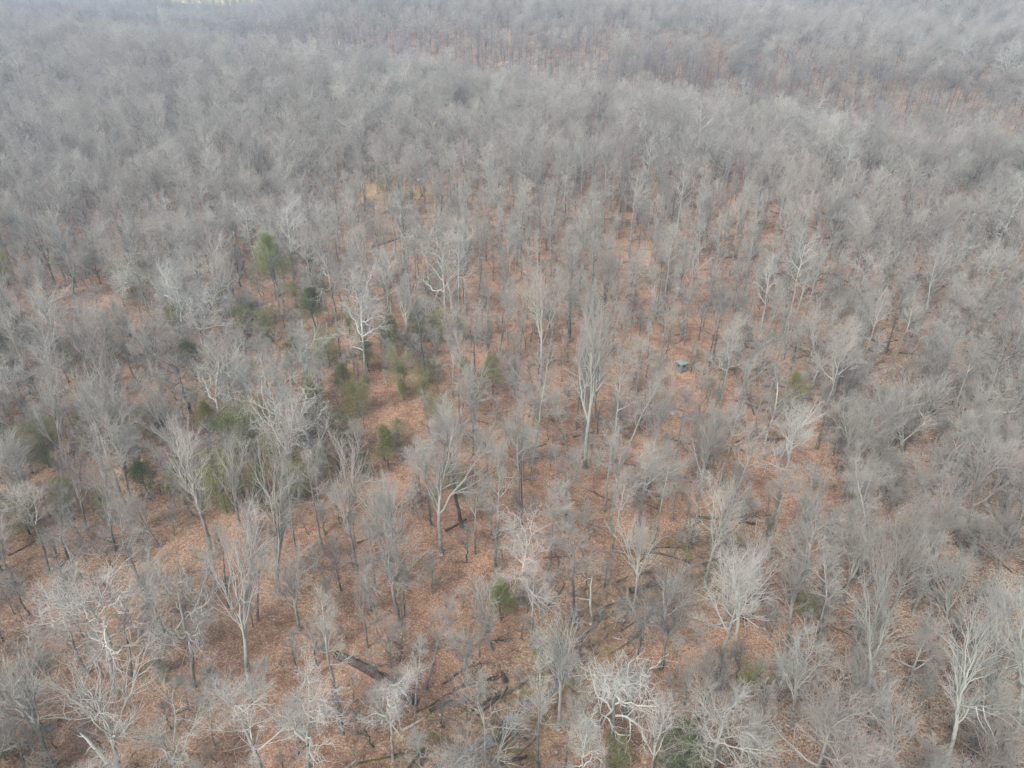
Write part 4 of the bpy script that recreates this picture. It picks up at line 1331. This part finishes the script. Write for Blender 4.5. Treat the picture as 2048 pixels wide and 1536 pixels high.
M['stone'] = simple_bark('lichened_stone', (0.34, 0.34, 0.32), (0.62, 0.62, 0.60))
M['stone_pale'] = simple_bark('whitish_stone', (0.50, 0.50, 0.48), (0.62, 0.62, 0.60))
M['stone_dark'] = simple_bark('dark_stone', (0.10, 0.10, 0.105), (0.20, 0.20, 0.205))
stone(577, 438, 2.6, 'large grey boulder half hidden by pale crooked branches, upper left', 1, M['stone'])
stone(614, 436, 1.0, 'small pale rock right of the large grey boulder', 2, M['stone'])
stone(1196, 407, 0.8, 'white rock between trunks on the upper open ground, upper middle', 3, M['stone_pale'])
stone(842, 361, 0.9, 'grey rock at the back of the golden clearing', 4, M['stone'])
stone(1370, 604, 0.28, 'small white stone on orange leaves above the green box blind', 5, M['stone_pale'])
stone(1356, 577, 0.25, 'tiny white stone farther above the green box blind', 6, M['stone_pale'])
stone(1397, 777, 0.35, 'dark stone on orange leaves below the green box blind', 7, M['stone_dark'])
stone(1714, 1364, 0.22, 'small white stone beneath a pale crown, lower right', 8, M['stone_pale'])
stone(1768, 1343, 0.16, 'smallest white stone between two trunks, lower right', 9, M['stone_pale'])

# ------------------------------------------------------------------ the green box blind
def box_blind():
    import bmesh
    k = NT('green_panel')
    n = k.noise(k.coord(), 1.5, 4)
    M['panel'] = k.finish(k.ramp(n, [(0.3, (0.16, 0.20, 0.187)), (0.7, (0.21, 0.255, 0.24))]), 0.6, 0.3)
    k = NT('pale_green_roofing')
    n = k.noise(k.coord(), 1.5, 4)
    M['roof'] = k.finish(k.ramp(n, [(0.3, (0.17, 0.215, 0.20)), (0.7, (0.24, 0.285, 0.27))]), 0.55, 0.3)
    k = NT('opening_shade')
    M['open'] = k.finish((0.02, 0.02, 0.022), 0.6, 0.3)  # near-black sheets in the openings, painted for the shade inside
    root = bpy.data.objects.new('box_blind', None)
    C.objects.link(root)
    root.location = BLIND
    root.rotation_euler = (0, 0, math.radians(28))
    root.scale = (0.66, 0.66, 0.72)
    root['label'] = 'small green box blind with a pale hipped roof, on orange leaves'
    root['category'] = 'hunting blind'

    def boxes(name, lst, mat, parent):
        V, F = [], []
        for (x0, x1, y0, y1, z0, z1) in lst:
            b = len(V)
            V += [(x0, y0, z0), (x1, y0, z0), (x1, y1, z0), (x0, y1, z0), (x0, y0, z1), (x1, y0, z1), (x1, y1, z1), (x0, y1, z1)]
            F += [tuple(b + q for q in f) for f in ((0, 3, 2, 1), (4, 5, 6, 7), (0, 1, 5, 4), (1, 2, 6, 5), (2, 3, 7, 6), (3, 0, 4, 7))]
        me = bpy.data.meshes.new(name)
        me.from_pydata(V, [], F)
        me.materials.append(mat)
        return link(name, me, parent)
    w, t_ = 1.0, 0.05
    z0, z1, s0, s1 = 0.25, 2.15, 1.25, 1.75       # wall foot, top, window sill, window head
    h = 0.32                                       # half window width
    for sgn in (-1, 1):
        boxes('wall', [(-w, -h, min(sgn * w, sgn * (w - t_)), max(sgn * w, sgn * (w - t_)), z0, z1), (h, w, min(sgn * w, sgn * (w - t_)), max(sgn * w, sgn * (w - t_)), z0, z1),
                       (-h, h, min(sgn * w, sgn * (w - t_)), max(sgn * w, sgn * (w - t_)), z0, s0), (-h, h, min(sgn * w, sgn * (w - t_)), max(sgn * w, sgn * (w - t_)), s1, z1)], M['panel'], root)
        a, b = min(sgn * w, sgn * (w - t_)), max(sgn * w, sgn * (w - t_))
        i_ = w - t_ - 0.002
        boxes('wall', [(a, b, -i_, -h, z0, z1), (a, b, h, i_, z0, z1), (a, b, -h, h, z0, s0), (a, b, -h, h, s1, z1)], M['panel'], root)
        boxes('window', [(-h + .01, h - .01, sgn * (w - 0.04) - 0.008, sgn * (w - 0.04) + 0.008, s0 + .01, s1 - .01)], M['open'], root)
        boxes('window', [(sgn * (w - 0.04) - 0.008, sgn * (w - 0.04) + 0.008, -h + .01, h - .01, s0 + .01, s1 - .01)], M['open'], root)
    boxes('floor_panel', [(-w + .06, w - .06, -w + .06, w - .06, z0 + .01, z0 + .08)], M['panel'], root)
    for sx in (-1, 1):
        for sy in (-1, 1):
            boxes('leg', [(sx * 0.85 - .06, sx * 0.85 + .06, sy * 0.85 - .06, sy * 0.85 + .06, -0.2, z0)], M['log_dark'], root)
    e = 1.18
    V = [(-e, -e, 2.10), (e, -e, 2.10), (e, e, 2.10), (-e, e, 2.10), (-e, -e, 2.20), (e, -e, 2.20), (e, e, 2.20), (-e, e, 2.20), (-0.12, 0, 2.62), (0.12, 0, 2.62)]
    F = [(0, 3, 2, 1), (0, 1, 5, 4), (1, 2, 6, 5), (2, 3, 7, 6), (3, 0, 4, 7), (4, 5, 9, 8), (5, 6, 9), (6, 7, 8, 9), (7, 4, 8)]
    V[0:4] = [(a, b, 2.155) for a, b, _ in V[0:4]]
    me = bpy.data.meshes.new('roof')
    me.from_pydata(V, [], F)
    me.materials.append(M['roof'])
    link('roof', me, root)


box_blind()

# ------------------------------------------------------------------ labels of the trees: what each looks like and what it stands by
LANDMARKS = [
    ((1362, 735), 'the green box blind'), ((555, 540), 'the tall bright conifer'), ((1358, 1490), 'the big dark bottom evergreen'),
    ((1000, 1200), 'the bright young conifer'), ((1020, 1435), 'the creek pool'), ((757, 1363), 'the long dark fallen trunk'),
    ((1455, 1046), 'the mossy black log'), ((985, 755), 'the small central pine'), ((778, 900), 'the narrow dark stemmed pine'),
    ((505, 870), 'the broad olive pine'), ((1570, 800), 'the yellowish sapling'), ((390, 720), 'the dark left hand pine'),
    ((98, 900), 'the left edge olive pine'), ((410, 970), 'the pair of olive pines'), ((1605, 1220), 'the small lower right evergreen'),
    ((870, 660), 'the small round olive pine'), ((1604, 565), 'the short thick black log'), ((795, 380), 'the golden clearing'),
    ((602, 1455), 'the pale stripped trunk'), ((1178, 1200), 'the thin white dead stem'), ((0, 1500), 'the bottom left corner'),
    ((2048, 1500), 'the bottom right corner'), ((1755, 685), 'the dark slanting log'), ((60, 1035), 'the rounded left edge pine'),
    ((2048, 1100), 'the lower right edge'), ((1480, 1375), 'the faint yellow green shrub'), ((1830, 1078), 'the level brown stick'),
    ((328, 1338), 'the thin green sapling'), ((1715, 1364), 'the lower right white stone'), ((2048, 800), 'the right edge at mid height'),
    ((1030, 820), 'the level grey fallen stem'), ((270, 560), 'the upper left olive pine'), ((16, 715), 'the pine cut by the left edge'),
]
FORM = {'round': 'round crowned', 'oak': 'spreading', 'fan': 'fan crowned', 'pole': 'slender'}
TONE = {'grey': 'grey', 'pale': 'pale', 'white': 'whitish', 'dark': 'dark'}
ORD = ['nearest', 'second nearest', 'third nearest', 'fourth nearest', 'fifth nearest', 'sixth nearest', 'seventh nearest', 'eighth nearest', 'ninth nearest', 'tenth nearest']
buckets = {}
for o, rec in placed:
    px, py, _ = project(rec['pos'] + np.array([rec['lean'] * 0.2, 0, rec['H'] * 0.2]))
    dl = [math.hypot(px - a[0], (py - a[1])) for a, _ in LANDMARKS]
    j = int(np.argmin(dl))
    ax, ay = LANDMARKS[j][0]
    ddx, ddy = px - ax, py - ay
    if abs(ddx) > abs(ddy):
        side = 'right of' if ddx > 0 else 'left of'
    else:
        side = 'in front of' if ddy > 0 else 'behind'
    size = 'tall' if rec['H'] > 19 else ('small' if rec['H'] < 12 else 'medium')
    key = (size, TONE[rec['bark']], FORM[rec['style']], side, j)
    buckets.setdefault(key, []).append((dl[j], o))
for (size, tone, form, side, j), lst in buckets.items():
    lst.sort(key=lambda q: q[0])
    for i, (_, o) in enumerate(lst):
        rank = '' if len(lst) == 1 else ', ' + ORD[min(i, 9)]
        tag(o, '%s %s %s tree%s %s %s' % (size, tone, form, rank, side, LANDMARKS[j][1]), 'tree', 'bare trees of the leafless wood')
SYCL = {}
order = sorted(range(len(far_syc)), key=lambda i: far_syc[i][2])
WORDN = ['first', 'second', 'third', 'fourth', 'fifth', 'sixth', 'seventh', 'eighth', 'ninth', 'tenth', 'eleventh', 'twelfth', 'thirteenth', 'fourteenth', 'fifteenth', 'sixteenth', 'seventeenth', 'eighteenth', 'nineteenth', 'twentieth']
for n_, i in enumerate(order):
    tag(far_syc[i][0], 'distant white limbed sycamore, %s from the left along the far valley' % WORDN[n_], 'tree', 'white sycamores along the distant valley')

# ------------------------------------------------------------------ haze
def haze_box(x0, x1, y0, y1, z0, z1, density):
    V = [(x0, y0, z0), (x1, y0, z0), (x1, y1, z0), (x0, y1, z0), (x0, y0, z1), (x1, y0, z1), (x1, y1, z1), (x0, y1, z1)]
    F = [(0, 3, 2, 1), (4, 5, 6, 7), (0, 1, 5, 4), (1, 2, 6, 5), (2, 3, 7, 6), (3, 0, 4, 7)]
    me = bpy.data.meshes.new('haze')
    me.from_pydata(V, [], F)
    m = bpy.data.materials.new('pale_air')
    m.use_nodes = True
    t_ = m.node_tree
    for n in list(t_.nodes):
        t_.nodes.remove(n)
    out = t_.nodes.new('ShaderNodeOutputMaterial')
    pv = t_.nodes.new('ShaderNodeVolumePrincipled')
    pv.inputs['Color'].default_value = (0.66, 0.82, 1.0, 1)
    pv.inputs['Density'].default_value = density
    pv.inputs['Anisotropy'].default_value = 0.2
    t_.links.new(pv.outputs[0], out.inputs['Volume'])
    me.materials.append(m)
    o = link('haze', me)
    tag(o, kind='stuff')
    return o


haze_box(-1400, 1400, -190, 1760, float(gv[:, 2].min()) - 1.5, 62.5, 0.00052)
print('min z', gv[:, 2].min(), 'max', gv[:, 2].max())
